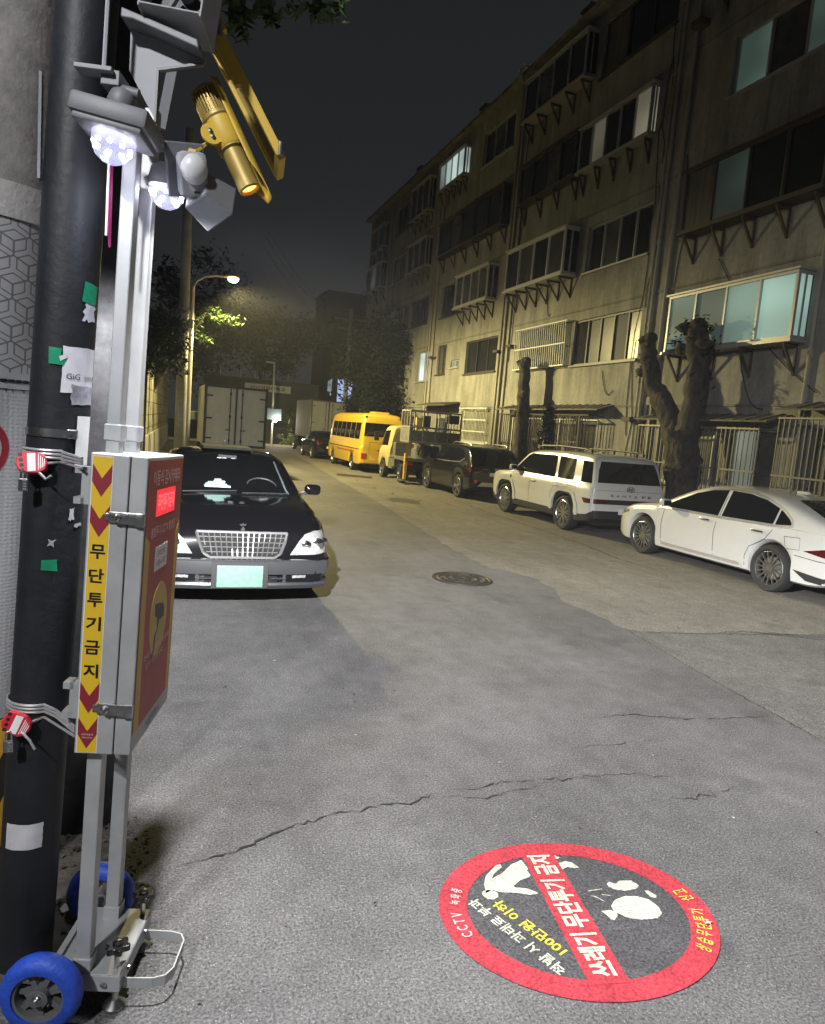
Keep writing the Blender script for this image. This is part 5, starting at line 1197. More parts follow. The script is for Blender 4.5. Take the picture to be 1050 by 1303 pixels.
# ---- crane truck with a work basket
def crane():
    t = thing('crane_truck', 'small cream aerial lift truck carrying a grey work basket over its bed', 'truck')
    C, T = M['cream_paint'], M['trucksteel']
    S = dict(L=1.6, axles=(.85,), R=.34, Ra=.40, paint=C, tum=.14, rr=.16, rc=.2, top=[(0, 1.75), (.04, 1.95), (.15, 2.03), (.85, 2.03), (1.05, 1.95), (1.38, 1.3), (1.52, 1.1), (1.6, .8)], belt=[(0, 1.2), (1.6, 1.05)], wl=[(0, .83), (1.2, .85), (1.6, .78)], zb=[(0, .45), (1.6, .4)])
    c = car_body(t, S, 'cab'); c.location = (4.3, 0, 0)
    for v in 'LR': patch('side_window', S, v, [(.45, 1.25), (1.3, 1.22), (1.04, 1.78), (.45, 1.82)], M['glass'], c)
    patch('windscreen', S, 'F', [(-.68, 1.22), (.68, 1.22), (.64, 1.82), (-.64, 1.82)], M['glass'], c)
    b = MB(); b.box((3.7, 0, .62), (2.7, .8, .18)); b.build('chassis', M['under'], t, local=True)
    b = MB(); b.box((3.3, 0, .86), (1.9, 1.72, .12), bev=.01); b.box((4.15, .78, .62), (.5, .14, .40), bev=.01); b.box((3.9, .80, .68), (.5, .12, .34), bev=.01); b.box((3.95, .6, 1.15), (.3, .4, .5), bev=.02); b.build('bed', T, t, local=True)
    for s in (-1, 1):
        for x in (2.95, 5.15): wheel(t, x, s*.86, .34, .22, 'truck', 6)
        b = MB(); b.box((2.42, s*.84, .62), (.12, .10, .9), bev=.008); 
        b.build('outrigger', mat('hazard_stripe', (.60, .36, .04), .5, var=.5, vscale=4, stretch=(1, 1, 8)), t, local=True)
        b = MB(); b.box((2.42, s*.84, .13), (.3, .26, .04)); b.build('outrigger_foot', T, t, local=True)
        b = MB(); b.box((5.55, s*1.02, 1.55), (.06, .2, .34), bev=.03); b.bar((5.6, s*.75, 1.75), (5.55, s*1.0, 1.7), .025); b.build('mirror', M['plastic'], t, local=True)
        b = MB(); b.box((2.33, s*.70, .72), (.05, .22, .12)); b.build('tail_lamp', M['tail'], t, local=True)
        b = MB(); b.box((2.56, s*.8, .4), (.04, .3, .36)); b.build('mudguard', M['plastic'], t, local=True)
    b = MB(); b.lathe([(.34, .9), (.34, 1.2), (.26, 1.25), (.26, 1.55), (.0, 1.6)], (3.3, 0, 0), 'z', 18); b.build('turntable', T, t, local=True, smooth=40)
    b = MB(); b.bar((3.5, .1, 1.7), (2.9, .1, 1.55), .26, .30); b.bar((3.5, .1, 1.95), (2.9, .1, 1.82), .20, .22); b.bar((3.35, .1, 1.4), (3.35, .1, 2.35), .32, .34); b.build('boom', C, t, local=True)
    b = MB(); b.tube([(3.6, .35, 1.5), (3.4, .35, 2.1), (3.0, .3, 2.0)], .05, 8); b.tube([(3.0, .25, 1.25), (2.7, .3, 1.05), (2.5, .3, 1.3)], .03, 8); b.box((3.5, .45, 1.9), (.3, .25, .35), bev=.03); b.box((2.85, -.1, 1.2), (.8, .6, .35), bev=.03); b.build('hydraulics', M['plastic'], t, local=True)
    # basket, its long side across the truck
    b = MB(); x0, x1, y0, y1, z0, z1 = 1.9, 2.8, -.90, .95, 1.50, 2.55
    def fr(p, q, w=.035): b.bar(p, q, w)
    for z in (z0, z0+.5, z1):
        for x in (x0, x1): fr((x, y0, z), (x, y1, z), .055)
        for y in (y0, y1): fr((x0, y, z), (x1, y, z), .04)
    for x in (x0, x1):
        for k in range(5): y = y0+(y1-y0)*k/4; fr((x, y, z0), (x, y, z1), .045)
    for y in (y0, y1):
        for k in range(1, 3): x = x0+(x1-x0)*k/3; fr((x, y, z0), (x, y, z1), .03)
    for y in (y0, y1):
        for k in range(1, 8): z = z0+.06*k; fr((x0, y, z), (x1, y, z), .012)
    ba = b.build('work_basket', M['cage'], t, local=True)
    b = MB(); b.box(((x0+x1)/2, (y0+y1)/2, z0-.03), (x1-x0, y1-y0, .04)); b.box((x0-.012, (y0+y1)/2, z0+.21), (.012, y1-y0-.03, .36)); b.box(((x0+x1)/2, y1+.012, z0+.25), (x1-x0-.03, .012, .44)); b.build('basket_panel', mat('mesh_panel', (.17, .168, .14), .6, .2, var=.4, vscale=9), ba, local=True)
    b = MB(); b.box((x1-.1, .1, z1-.35), (.16, .3, .45), bev=.02); b.tube([(x0+.1, -.2, z0), (x0+.1, -.35, z1-.3), (x1-.2, -.5, z1-.25)], .025, 6); b.box((x0+.1, -.6, z1-.2), (.2, .5, .3), bev=.05); b.build('control_box', M['plastic'], ba, local=True)
    return t
o = crane(); place(o, 8.75, 20.65, 90)
# ------------------------------------------------------------------ poles on the left
LEAN = .040
def lean(x, y, z): return (x+LEAN*z, y, z)
cp = thing('utility_pole', 'thick concrete pole wrapped in embossed grey sheet above a yellow and black hazard band', 'utility pole', (-.745, 3.0, 0))
def ringpole(prof, c, n=48, lean_=LEAN):
    b = MB(); vs = []; fs = []
    for (r, z) in prof:
        for k in range(n): t = 2*math.pi*k/n; vs.append((c[0]+lean_*z+r*math.cos(t), c[1]+r*math.sin(t), z))
    for i in range(len(prof)-1):
        for k in range(n): k2 = (k+1) % n; fs.append((i*n+k, i*n+k2, (i+1)*n+k2, (i+1)*n+k))
    fs.append(tuple(range(n))[::-1]); fs.append(tuple((len(prof)-1)*n+k for k in range(n))); b.add(vs, fs); return b
cc = (-.745, 3.0)
ringpole([(.262, 0), (.258, 2.6), (.25, 8)], cc).build('concrete_shaft', M['concrete'], cp, smooth=40)
ringpole([(.272, .74), (.272, 2.52)], cc).build('embossed_sheet', sheet_mat(), cp, smooth=40)
ringpole([(.278, 2.51), (.278, 2.625)], cc).build('clamp_band', mat('pale_band', (.36, .355, .35), .8, var=.12, vscale=20, bump=.3), cp, smooth=40)
b = ringpole([(.276, 1.945), (.276, 2.0)], cc); sb = b.build('sheet_seam', mat('seam_strip', (.34, .345, .36), .5), cp, smooth=40)
b = MB()
for k in range(40):
    a = R(-80+k*5.2); c = Vector((cc[0]+LEAN*1.972+.277*math.cos(a), cc[1]+.277*math.sin(a), 1.972)); tt = Vector((-math.sin(a), math.cos(a), 0)); nn = Vector((math.cos(a), math.sin(a), 0))
    b.prism([(.009*math.cos(q*math.pi/6)+(.004 if math.cos(q*math.pi/6) > 0 else -.004), .006*math.sin(q*math.pi/6)) for q in range(12)], c, tt, (0, 0, 1), nn, .0008)
b.build('seam_hole', M['ink'], sb)
def on_cyl(c, r, z0, poly, lift=.0015, step=.012):
    """a flat outline (arc length, height) wrapped on a leaning round pole; arc 0 faces -Y"""
    bm = bmesh.new(); bm.faces.new([bm.verts.new((x, y, 0)) for x, y in poly])
    lo = min(p[0] for p in poly); hi = max(p[0] for p in poly); k = int((hi-lo)/step)
    for i in range(1, k+1): bmesh.ops.bisect_plane(bm, geom=bm.verts[:]+bm.edges[:]+bm.faces[:], plane_co=(lo+(hi-lo)*i/(k+1), 0, 0), plane_no=(1, 0, 0))
    bm.verts.index_update(); vv = []
    for v in bm.verts:
        a = v.co.x/r-math.pi/2; z = z0+v.co.y; vv.append((c[0]+LEAN*z+(r+lift)*math.cos(a), c[1]+(r+lift)*math.sin(a), z))
    ff = [[v.index for v in f.verts] for f in bm.faces]; bm.free(); return vv, ff
def wrap_text(b, body, c, r, z0, x0, h, wd, lift=.002, bold=.01, vertical=False):
    t = MB(); t.text(body, (x0, 0, 0), (1, 0, 0), (0, 1, 0), h, wd, bold)
    vv = []
    for v in t.v: a = v.x/r-math.pi/2; z = z0+v.y; vv.append((c[0]+LEAN*z+(r+lift)*math.cos(a), c[1]+(r+lift)*math.sin(a), z))
    b.add(vv, t.f)
b = ringpole([(.275, .06), (.275, .742)], cc); hz = b.build('hazard_band', M['hazard_k'], cp, smooth=40)
b = MB(); b.use(M['hazard_y'])
for k in range(-3, 6):
    for seg in range(4):
        x0 = .10*k*2+.05; b.add(*on_cyl(cc, .275, .06+.17*seg, [(x0+.085*seg, 0), (x0+.10+.085*seg, 0), (x0+.10+.085*(seg+1), .17), (x0+.085*(seg+1), .17)], .002, .03))
b.build('hazard_stripe', None, hz)
sgn = MB(); sgn.use(M['st_maroon']); cs = (.068, 1.735)
def ringpoly(r0, r1, a0, a1): return [(cs[0]+r1*math.cos(R(a)), r1*math.sin(R(a))) for a in range(a0, a1+1, 6)]+[(cs[0]+r0*math.cos(R(a)), r0*math.sin(R(a))) for a in range(a1, a0-1, -6)]
for a in range(0, 360, 36): sgn.add(*on_cyl(cc, .272, cs[1], ringpoly(.086, .110, a, a+36), .0015))
sgn.add(*on_cyl(cc, .272, cs[1], [(cs[0]-.064, -.050), (cs[0]-.050, -.064), (cs[0]+.070, .056), (cs[0]+.056, .070)], .002))
sgn.use(M['ink']); wrap_text(sgn, '고', cc, .272, 1.762, .098, .030, .030, .003, .02); wrap_text(sgn, '과', cc, .272, 1.712, .108, .032, .034, .003, .02); wrap_text(sgn, '통', cc, .272, 1.712, .062, .032, .034, .003, .02)
tag(sgn.build('round_sticker'), 'round maroon prohibition mark with black Korean letters on the grey embossed sheet', 'sticker')

kp = thing('utility_pole', 'dark rubber clad pole half hidden behind the silver stand', 'utility pole', (-.26, 3.42, 0))
ringpole([(.20, 0), (.19, .12), (.175, .5), (.168, 1.2), (.15, 6)], (-.315, 3.42), lean_=.0).build('pole', M['pole_rubber'], kp, smooth=40)

DP = (-.392, 2.5); DR = .090
dp = thing('utility_pole', 'slim leaning pole in dark plastic wrap covered with torn stickers', 'utility pole', (-.392, 2.5, 0))
ringpole([(DR, 0), (DR, 1.0), (DR*.985, 2.2), (DR*.97, 7)], DP, 40).build('pole', M['pole_wrap'], dp, smooth=40)
b = ringpole([(DR+.003, 1.805), (DR+.003, 1.83)], DP, 40); bo = b.build('steel_band', M['steel'], dp, smooth=40)
b = MB(); b.box((DP[0]+LEAN*1.82+.05, DP[1]-.082, 1.818), (.03, .02, .03), bev=.004); b.build('band_buckle', M['steel'], bo)
def notice(name, label, cat, polys, group=None, texts=()):
    b = MB()
    for (m, z0, poly, lift) in polys: b.use(m); b.add(*on_cyl(DP, DR, z0, poly, lift))
    for (m, body, z0, x0, h, wd, bold) in texts: b.use(m); wrap_text(b, body, DP, DR, z0, x0, h, wd, .0032, bold)
    return tag(b.build(name), label, cat, group)
rt = random.Random(4)
def torn(x0, x1, y0, y1, n=10, amp=.004):
    o = []
    for (a, c) in (((x0, y0), (x1, y0)), ((x1, y0), (x1, y1)), ((x1, y1), (x0, y1)), ((x0, y1), (x0, y0))):
        for k in range(n): t = k/n; o.append((a[0]+(c[0]-a[0])*t+rt.uniform(-amp, amp), a[1]+(c[1]-a[1])*t+rt.uniform(-amp, amp)))
    return o
notice('paper_notice', 'torn whitish internet flyer pasted on the dark pole', 'notice', [(M['paper'], 1.90, torn(.010, .124, .045, .185, 8, .0018), .0012), (M['paper_dirty'], 1.90, torn(.040, .124, .01, .07, 8, .003), .0016)],
    texts=((M['ink'], 'GiG', 1.995, .042, .017, .040, .0), (M['ink'], '인터넷', 1.992, .098, .016, .042, 0)))
# sticker strip on the right flank
notice('warning_strip', 'narrow white sticker strip with red and black Korean lettering on the dark pole', 'sticker', [(M['st_white'], 1.72, [(.062, 0), (.118, 0), (.118, .155), (.062, .155)], .0045)],
    texts=[(M['st_maroon'], ch, 1.86-.0235*i, .077, .019, .016, .02) for i, ch in enumerate('불법및무단부')]+[(M['ink'], ch, 1.835-.024*i, .103, .018, .014, .0) for i, ch in enumerate('관리번호')]+[(M['st_maroon'], '●', 1.862, .104, .014, .014, 0)])
notice('green_tape', 'upper green tape scrap holding torn white paper on the dark pole', 'tape', [(M['paper'], 2.205, torn(.062, .105, -.035, .02, 6, .006), .0012), (M['green_tape'], 2.22, [(.052, .005), (.105, -.002), (.108, .058), (.058, .066)], .003)], 'green tape scraps on the dark pole')
notice('green_tape', 'middle green tape scrap curling beside the torn internet flyer', 'tape', [(M['green_tape'], 2.028, [(-.028, 0), (.012, -.002), (.022, .02), (.004, .03), (.006, .048), (-.03, .05)], .003), (M['paper'], 2.03, [(.004, .008), (.022, .02), (.018, .03), (.0, .022)], .0045)], 'green tape scraps on the dark pole')
notice('green_tape', 'lowest green tape scrap on the bare part of the dark pole', 'tape', [(M['green_tape'], 1.388, [(-.012, 0), (.034, -.004), (.030, .034), (-.012, .032)], .003)], 'green tape scraps on the dark pole')
notice('paper_scrap', 'square white paper label low on the dark pole', 'label', [(M['paper'], .452, torn(-.072, .044, 0, .088, 8, .001), .002)])
notice('paper_scrap', 'slim pale paper remnant below the upper cable lock', 'scrap', [(M['paper_dirty'], 1.545, torn(.058, .074, 0, .04, 5, .004), .002)], 'paper remnants on the dark pole')
notice('paper_scrap', 'two faint flat paper remnants low right under the upper cable lock', 'scrap', [(M['paper_dirty'], 1.522, torn(.078, .112, 0, .010, 5, .003), .002)], 'paper remnants on the dark pole')
notice('paper_scrap', 'small star shaped paper remnant above the lowest green tape', 'scrap', [(M['paper_dirty'], 1.464, [(0, 0), (.012, .004), (.02, -.004), (.018, .014), (.026, .022), (.012, .018), (.002, .024), (.006, .012)], .002)], 'paper remnants on the dark pole')
b = MB(); b.box((DP[0]+LEAN*2.62-.095, 2.47, 2.72), (.008, .03, .30)); tag(b.build('pole_tag', M['grey_plastic']), 'narrow pale number plate on the left flank of the dark pole', 'tag')
b = MB(); b.use(M['ink']); 

# ------------------------------------------------------------------ mobile camera stand
SR = Euler((-.0318, .0164, -.2813))
st = thing('camera_stand', 'silver wheeled anti-dumping camera stand with a yellow and red warning cabinet', 'camera stand', (-.223, 2.399, 0), SR)
SM = Matrix.Translation((-.223, 2.399, 0)) @ SR.to_matrix().to_4x4()
sv = M['silver']
b = MB(); b.box((.091, -.015, .128), (.232, .32, .004)); 
b.box((.207, -.015, .100), (.004, .32, .054)); b.box((-.025, -.015, .100), (.004, .32, .054)); b.box((.091, -.175, .100), (.236, .004, .054)); b.box((.091, .145, .100), (.236, .004, .054))
bp_ = b.build('base_plate', sv, st, local=True, bevel=.002)
b = MB(); b.lathe([(.010, -.182), (.010, -.176), (0, -.176)][:1]+[(.010, -.184), (.006, -.188), (0, -.188)], (.16, 0, .10), 'y', 8)
for y in (-.10, .07): b.lathe([(.008, .209), (.008, .216), (0, .218)], (0, y, .10), 'x', 8)
b.build('bolt', M['steel'], bp_, local=True)
def stand_wheel(y, s):
    b = MB(); R0, h = .122, .034
    prof = [(.078, -h), (.095, -h*1.02), (.110, -h*.85), (.119, -h*.5), (.122, 0), (.119, h*.5), (.110, h*.85), (.095, h*1.02), (.078, h)]
    b.lathe(prof, (0, y, R0), 'y', 44, closed=True)
    t = b.build('wheel', M['blue'], st, smooth=50, local=True)
    q = MB(); q.lathe([(.079, -h*.8), (.070, -h*.75), (.067, -h*.2), (.067, h*.2), (.070, h*.75), (.079, h*.8)], (0, y, R0), 'y', 36, cap=False)
    q.lathe([(.030, -h*.9), (.030, h*.9), (.022, h*.95), (.022, -h*.95)], (0, y, R0), 'y', 24, closed=True)
    for k in range(7):
        a = 2*math.pi*k/7+.3; q.bar((.026*math.cos(a), y, R0+.026*math.sin(a)), (.070*math.cos(a), y, R0+.070*math.sin(a)), .016, .022, up=(0, 1, 0))
    ri = q.build('rim', mat('grey_rim', (.11, .115, .12), .5), t, smooth=35, local=True)
    q = MB(); q.lathe([(0, -h*1.2), (.012, -h*1.2), (.015, -h*1.0), (.022, -h*.97), (.022, -h*.8)], (0, y, R0), 'y', 18); q.lathe([(.009, -h*1.5), (.009, -h*1.1)], (0, y, R0), 'y', 10); q.build('axle_nut', M['steel'], ri, smooth=35, local=True)
stand_wheel(-.246, -1); stand_wheel(.225, 1)
b = MB(); b.tube([(0, -.28, .122), (0, .25, .122)], .010, 10); b.build('axle', M['steel'], st, local=True)
for y in (-.142, .112):
    b = MB(); b.box((.085, y, .495), (.046, .046, .73)); lg = b.build('leg', sv, st, local=True, bevel=.004)
    b = MB(); b.box((.085, y, .150), (.056, .056, .045)); b.build('leg_socket', sv, lg, local=True, bevel=.003)
for y, top in ((-.085, 2.74), (.075, 2.86)):
    b = MB(); b.box((.062, y, (1.77+top)/2), (.042, .042, top-1.77)); po = b.build('post', sv, st, local=True, bevel=.004)
    b = MB(); b.box((.062, y, 1.835), (.052, .052, .05)); b.build('post_collar', sv, po, local=True, bevel=.003)
# adjustable feet with star knobs, foot loop
for y in (-.142, .118):
    b = MB(); b.tube([(.185, y, .02), (.185, y, .21)], .008, 10); ft = b.build('levelling_foot', M['steel'], st, local=True)
    b = MB(); b.lathe([(.036, .0), (.036, .006), (.022, .016), (.012, .022), (.012, .05), (0, .05)], (.185, y, .002), 'z', 24); b.build('foot_pad', M['steel'], ft, local=True, smooth=40)
    b = MB(); vs = []
    pr = [(.034*(1+.20*math.cos(6*2*math.pi*k/36)), 2*math.pi*k/36) for k in range(36)]
    b.prism([(r*math.cos(a), r*math.sin(a)) for r, a in pr], (.185, y, .192), (1, 0, 0), (0, 1, 0), (0, 0, 1), .020)
    b.lathe([(.014, -.014), (.016, 0), (.016, .026), (.0, .030)], (.185, y, .192), 'z', 14); b.build('star_knob', mat('knob_black', (.012, .012, .012), .25, coat=.5), ft, local=True, bevel=.003)
loop = [(.209, .085), (.30, .085), (.335, .075), (.352, .045), (.352, -.085), (.335, -.12), (.30, -.135), (.209, -.140)]
b = MB()
for p, q in zip(loop[:-1], loop[1:]): b.bar((*p, .078), (*q, .078), .005, .034)
b.build('foot_loop', M['silver'], st, local=True)
# cabinet: near-right corner frame
CB = Matrix.Translation((.2007, -.194, 0)) @ Matrix.Rotation(.0502, 4, 'Z')
CW, CDp, Z0, Z1 = .164, .478, .861, 1.773
b = MB(); b.xf = CB
b.box((-(CW-.052)/2-.052, CDp/2, (Z0+Z1)/2), (CW-.052, CDp, Z1-Z0)); cab = b.build('cabinet', sv, st, local=True, bevel=.004)
b = MB(); b.xf = CB; b.box((-.0245, CDp/2, (Z0+Z1)/2), (.049, CDp, Z1-Z0)); dr = b.build('cabinet_door', sv, cab, local=True, bevel=.004)
b = MB(); b.xf = CB; b.box((-.0505, CDp/2, (Z0+Z1)/2), (.004, CDp-.012, Z1-Z0-.012)); b.build('door_seal', M['ink'], cab, local=True)
b = MB(); b.xf = CB
for z in (Z1-.10, Z0+.16):
    b = MB(); b.xf = CB; b.box((-CW-.012, .035, z), (.026, .05, .11))
    b.box((-CW-.030, .035, z+.045), (.03, .05, .02)); b.box((-CW-.030, .035, z-.045), (.03, .05, .02))
    b.build('cable_bracket', sv, cab, local=True)
# latches
for z in (Z1-.185, Z0+.145):
    b = MB(); b.xf = CB; f = (1, 0, 0)
    b.box((-.078, -.004, z), (.05, .008, .034), bev=.003); b.box((-.040, -.010, z), (.062, .010, .036), bev=.004); b.box((-.012, -.008, z-.002), (.03, .016, .042), bev=.005)
    b.lathe([(.012, 0), (.012, -.014), (.008, -.018), (0, -.018)], (-.078, -.006, z), 'y', 16); b.box((-.078, -.025, z), (.004, .008, .012)); b.box((-.105, -.003, z), (.022, .006, .022), bev=.002)
    b.build('latch', M['steel'], cab, local=True, smooth=40)
# yellow chevron strip on the narrow face
b = MB(); b.xf = CB; cx = -.128; hw = .0275; yl = -.0015
def q4(poly, m, y): b.use(m); b.prism(poly, (0, y, 0), (1, 0, 0), (0, 0, 1), (0, -1, 0), .0004)
zt, zb_ = Z1-.010, Z0+.006
q4([(cx-hw-.003, zb_-.002), (cx+hw+.003, zb_-.002), (cx+hw+.003, zt+.002), (cx-hw-.003, zt+.002)], M['st_white'], -.0008)
q4([(cx-hw, zb_), (cx+hw, zb_), (cx+hw, zt), (cx-hw, zt)], M['st_yellow'], -.0014)
for zc in (zt-.022, zt-.142, zb_+.218, zb_+.108):
    q4([(cx-hw, zc), (cx, zc-.042), (cx+hw, zc), (cx+hw, zc-.052), (cx, zc-.096), (cx-hw, zc-.052)], M['st_maroon'], -.0020)
b.use(M['ink'])
for i, ch in enumerate('무단투기금지'): b.text(ch, (cx, -.0026, 1.482-.0725*i), (1, 0, 0), (0, 0, 1), .043, .043, .028)
b.use(M['st_white']); b.text('시민과함께', (cx, -.0027, zb_+.056), (1, 0, 0), (0, 0, 1), .006, .034, 0); b.text('깨끗한거리', (cx, -.0027, zb_+.046), (1, 0, 0), (0, 0, 1), .005, .03, 0)
b.build('chevron_strip', None, cab, local=True)
# red panel on the broad face (looks along local +x)
b = MB(); b.xf = CB
def q5(poly, m, x): b.use(m); b.prism(poly, (x, 0, 0), (0, 1, 0), (0, 0, 1), (1, 0, 0), .0004)
ya, yb = .022, CDp-.010
q5([(ya-.012, Z0+.060), (yb, Z0+.060), (yb, Z1-.012), (ya-.012, Z1-.012)], M['st_red'], .0008)
q5([(ya-.012, Z0+.060), (ya+.045, Z0+.060), (ya+.045, Z1-.265), (ya-.012, Z1-.235)], M['st_ochre'], .0014)
q5([(yb-.048, Z0+.060), (yb, Z0+.060), (yb, Z1-.235), (yb-.048, Z1-.265)], M['st_ochre'], .0014)
RT, UP = (0, 1, 0), (0, 0, 1); ym = (ya+yb)/2
b.use(M['pinkink']); b.text('이동식 감시카메라', (.0022, ym, Z1-.066), RT, UP, .050, .36, .012); b.text('불법투기 CCTV 촬영중', (.0022, ym-.01, Z1-.236), RT, UP, .034, .32, .004)
q5([(ym-.105, Z1-.370), (ym+.060, Z1-.370), (ym+.060, Z1-.290), (ym-.105, Z1-.290)], M['st_white'], .0016); b.use(M['ink']); b.text('관리번호', (.0024, ym-.022, Z1-.314), RT, UP, .022, .10, 0); b.text('서울-6-9호', (.0024, ym-.022, Z1-.346), RT, UP, .022, .12, 0)
zc = Z1-.545; q5([(ym+.115*math.cos(2*math.pi*k/40), zc+.125*math.sin(2*math.pi*k/40)) for k in range(40)], M['st_ochre'], .0014)
kk = mat('pictogram_dark', (.045, .03, .025), .5)
q5([(ym-.060, zc+.062), (ym+.050, zc+.045), (ym+.062, zc-.002), (ym+.030, zc-.010), (ym-.045, zc+.018)], kk, .002)
q5([(ym+.030, zc+.040), (ym+.066, zc+.034), (ym+.070, zc-.008), (ym+.034, zc-.004)], kk, .0026)
q5([(ym-.012, zc+.01), (ym+.012, zc+.004), (ym-.002, zc-.03), (ym-.030, zc-.052), (ym-.034, zc-.098), (ym-.062, zc-.118), (ym-.062, zc-.105), (ym-.048, zc-.092), (ym-.048, zc-.046), (ym-.018, zc-.024)], kk, .002)
b.use(M['pinkink']); b.text('쓰레기는 종량제 봉투에', (.0022, ym, Z0+.275), RT, UP, .022, .32, 0); b.text('담아 배출합시다', (.0022, ym-.02, Z0+.240), RT, UP, .022, .22, 0)
b.use(M['ink']); b.text('서울특별시', (.0022, ym, Z0+.032), RT, UP, .020, .17, .004)
b.build('warning_panel', None, cab, local=True)
b = MB(); b.xf = CB; q5([(ym-.125, Z1-.190), (ym+.125, Z1-.190), (ym+.125, Z1-.105), (ym-.125, Z1-.105)], M['led_red'], .0012); ls = b.build('led_display', None, cab, local=True)
b = MB(); b.xf = CB; b.use(M['led_text']); b.text('무단투기금지', (.0026, ym, Z1-.146), RT, UP, .055, .22, .03); b.build('led_lettering', None, cab, local=True)
# top rail of the stand carrying the devices
b = MB(); b.box((.045, -.02, 2.802), (.05, .44, .040)); b.build('top_rail', M['grey_plastic'], st, local=True, bevel=.002)
b = MB(); b.box((.005, -.235, 2.815), (.10, .05, .012)); b.build('lamp_plate', M['pale_plastic'], st, local=True, bevel=.002)
b = MB(); b.tube([(.02, -.22, 2.82), (.02, -.22, 3.05)], .006, 6); b.build('rod', M['pale_plastic'], st, local=True)

# ---- devices on the stand (placed in the street's own axes)
def axes(c, fwd, up):
    f = Vector(fwd).normalized(); r = f.cross(Vector(up)).normalized(); u = r.cross(f)
    m = Matrix((r, f, u)).transposed().to_4x4(); m.translation = Vector(c); return m
def warning_lamp(label, c, fwd, up, sc, base):
    t = thing('warning_lamp', label, 'lamp', c, group='LED warning lamps on the stand'); m = axes(c, fwd, up) @ Matrix.Scale(sc, 4)
    if base == 'slab':
        b = MB(); b.xf = m; b.box((0, 0, .055), (.215, .17, .055), bev=.012); b.box((0, 0, .022), (.19, .15, .02), bev=.006); b.build('housing', M['grey_plastic'], t, smooth=40)
        b = MB(); b.xf = m; b.lathe([(.0, .085), (.032, .085), (.040, .11), (.034, .135), (.02, .15), (0, .15)], (0.0, 0, 0), 'z', 20); b.tube([(-.03, -.01, .142), (.045, -.01, .142)], .014, 10); b.build('ball_joint', M['grey_plastic'], t, smooth=40)
    else:
        b = MB(); b.xf = m; b.lathe([(.062, .005), (.066, .02), (.062, .06), (.05, .075), (0, .08)], (0, 0, 0), 'z', 28); b.build('housing', M['grey_plastic'], t, smooth=40)
    b = MB(); b.xf = m; b.lathe([(.0, -.062), (.022, -.059), (.042, -.046), (.055, -.024), (.060, .0), (.060, .014)], (0, 0, 0), 'z', 28); do = b.build('dome', M['dome'], t, smooth=60)
    b = MB(); b.xf = m
    for k in range(9):
        a = 2*math.pi*k/9; b.box((.050*math.cos(a), .050*math.sin(a), -.016), (.011, .011, .010), bev=.003)
    b.build('led_chip', M['ledglow'], do)
    p = Vector(c)+Vector((0.02, -.02, -.11*sc))
    if base == 'slab': lamp('led_light', p, LED_W, (.80, .86, 1.0), .03, up=(.5, -.1, .10, 1), smooth=1.5, parent=t)
    else: lamp('led_light', p+Vector((.03, 0, 0)), ROAD_W, (.985, .985, 1.0), .05, throw=(.27, 2.4), up=(-.02, -.42, .0, 1), aim=((.90, .28, -.33), -.25, .45), smooth=2.0, parent=t)
    return t
warning_lamp('front white LED dome lamp glowing under a grey slab housing', (-.165, 2.25, 2.648), (.25, .95, -.05), (.17, .0, 1), .98, 'slab')
warning_lamp('rear white LED dome lamp tucked below the pale motion sensor', (-.02, 2.42, 2.592), (.25, .95, 0), (.10, -.05, 1), .92, 'cap')
ms = thing('motion_sensor', 'pale motion sensor with a bulging face on a grey plate', 'sensor', (.04, 2.33, 2.63)); m = axes((.035, 2.33, 2.635), (-.28, .93, .22), (-.22, .1, 1))
b = MB(); b.xf = m; b.box((0, .02, .0), (.115, .02, .15), bev=.004); b.build('back_plate', M['grey_plastic'], ms)
b = MB(); b.xf = m; b.box((.01, -.012, -.012), (.088, .05, .125), bev=.018); b.build('sensor_body', M['pale_plastic'], ms, smooth=40)
b = MB(); b.xf = m
vs = []; fs = []
for i in range(9):
    for k in range(13):
        a, e = math.pi*k/12, -math.pi/2+math.pi*i/8; vs.append((.01+.041*math.cos(e)*math.cos(a), -.030-.034*math.cos(e)*math.sin(a), .002+.044*math.sin(e)))
for i in range(8):
    for k in range(12): fs.append((i*13+k, i*13+k+1, (i+1)*13+k+1, (i+1)*13+k))
b.add(vs, fs); b.build('sensor_lens', mat('milky_lens', (.58, .59, .60), .35), ms, smooth=80)
b = MB(); b.xf = m; b.box((.012, -.038, -.060), (.016, .006, .006)); b.build('indicator', M['ink'], ms)
sk = thing('horn_speaker', 'grey square hooded speaker facing down beside the motion sensor', 'speaker', (.10, 2.36, 2.56)); m = axes((.105, 2.38, 2.572), (.85, .45, -.35), (-.35, .2, 1))
b = MB(); b.xf = m; b.add([(-.05, -.05, -.04), (.05, -.05, -.04), (.05, -.05, .04), (-.05, -.05, .04), (-.062, .05, -.055), (.062, .05, -.055), (.062, .05, .055), (-.062, .05, .055)], [(0, 1, 2, 3), (0, 4, 5, 1), (1, 5, 6, 2), (2, 6, 7, 3), (3, 7, 4, 0), (4, 7, 6, 5)]); b.build('horn', M['grey_plastic'], sk, bevel=.006)
b = MB(); b.xf = m; b.box((-.0, -.06, .0), (.05, .03, .05), bev=.004); b.bar((0, -.06, .03), (-.07, -.03, .09), .02, .008); b.build('bracket', M['pale_plastic'], sk)
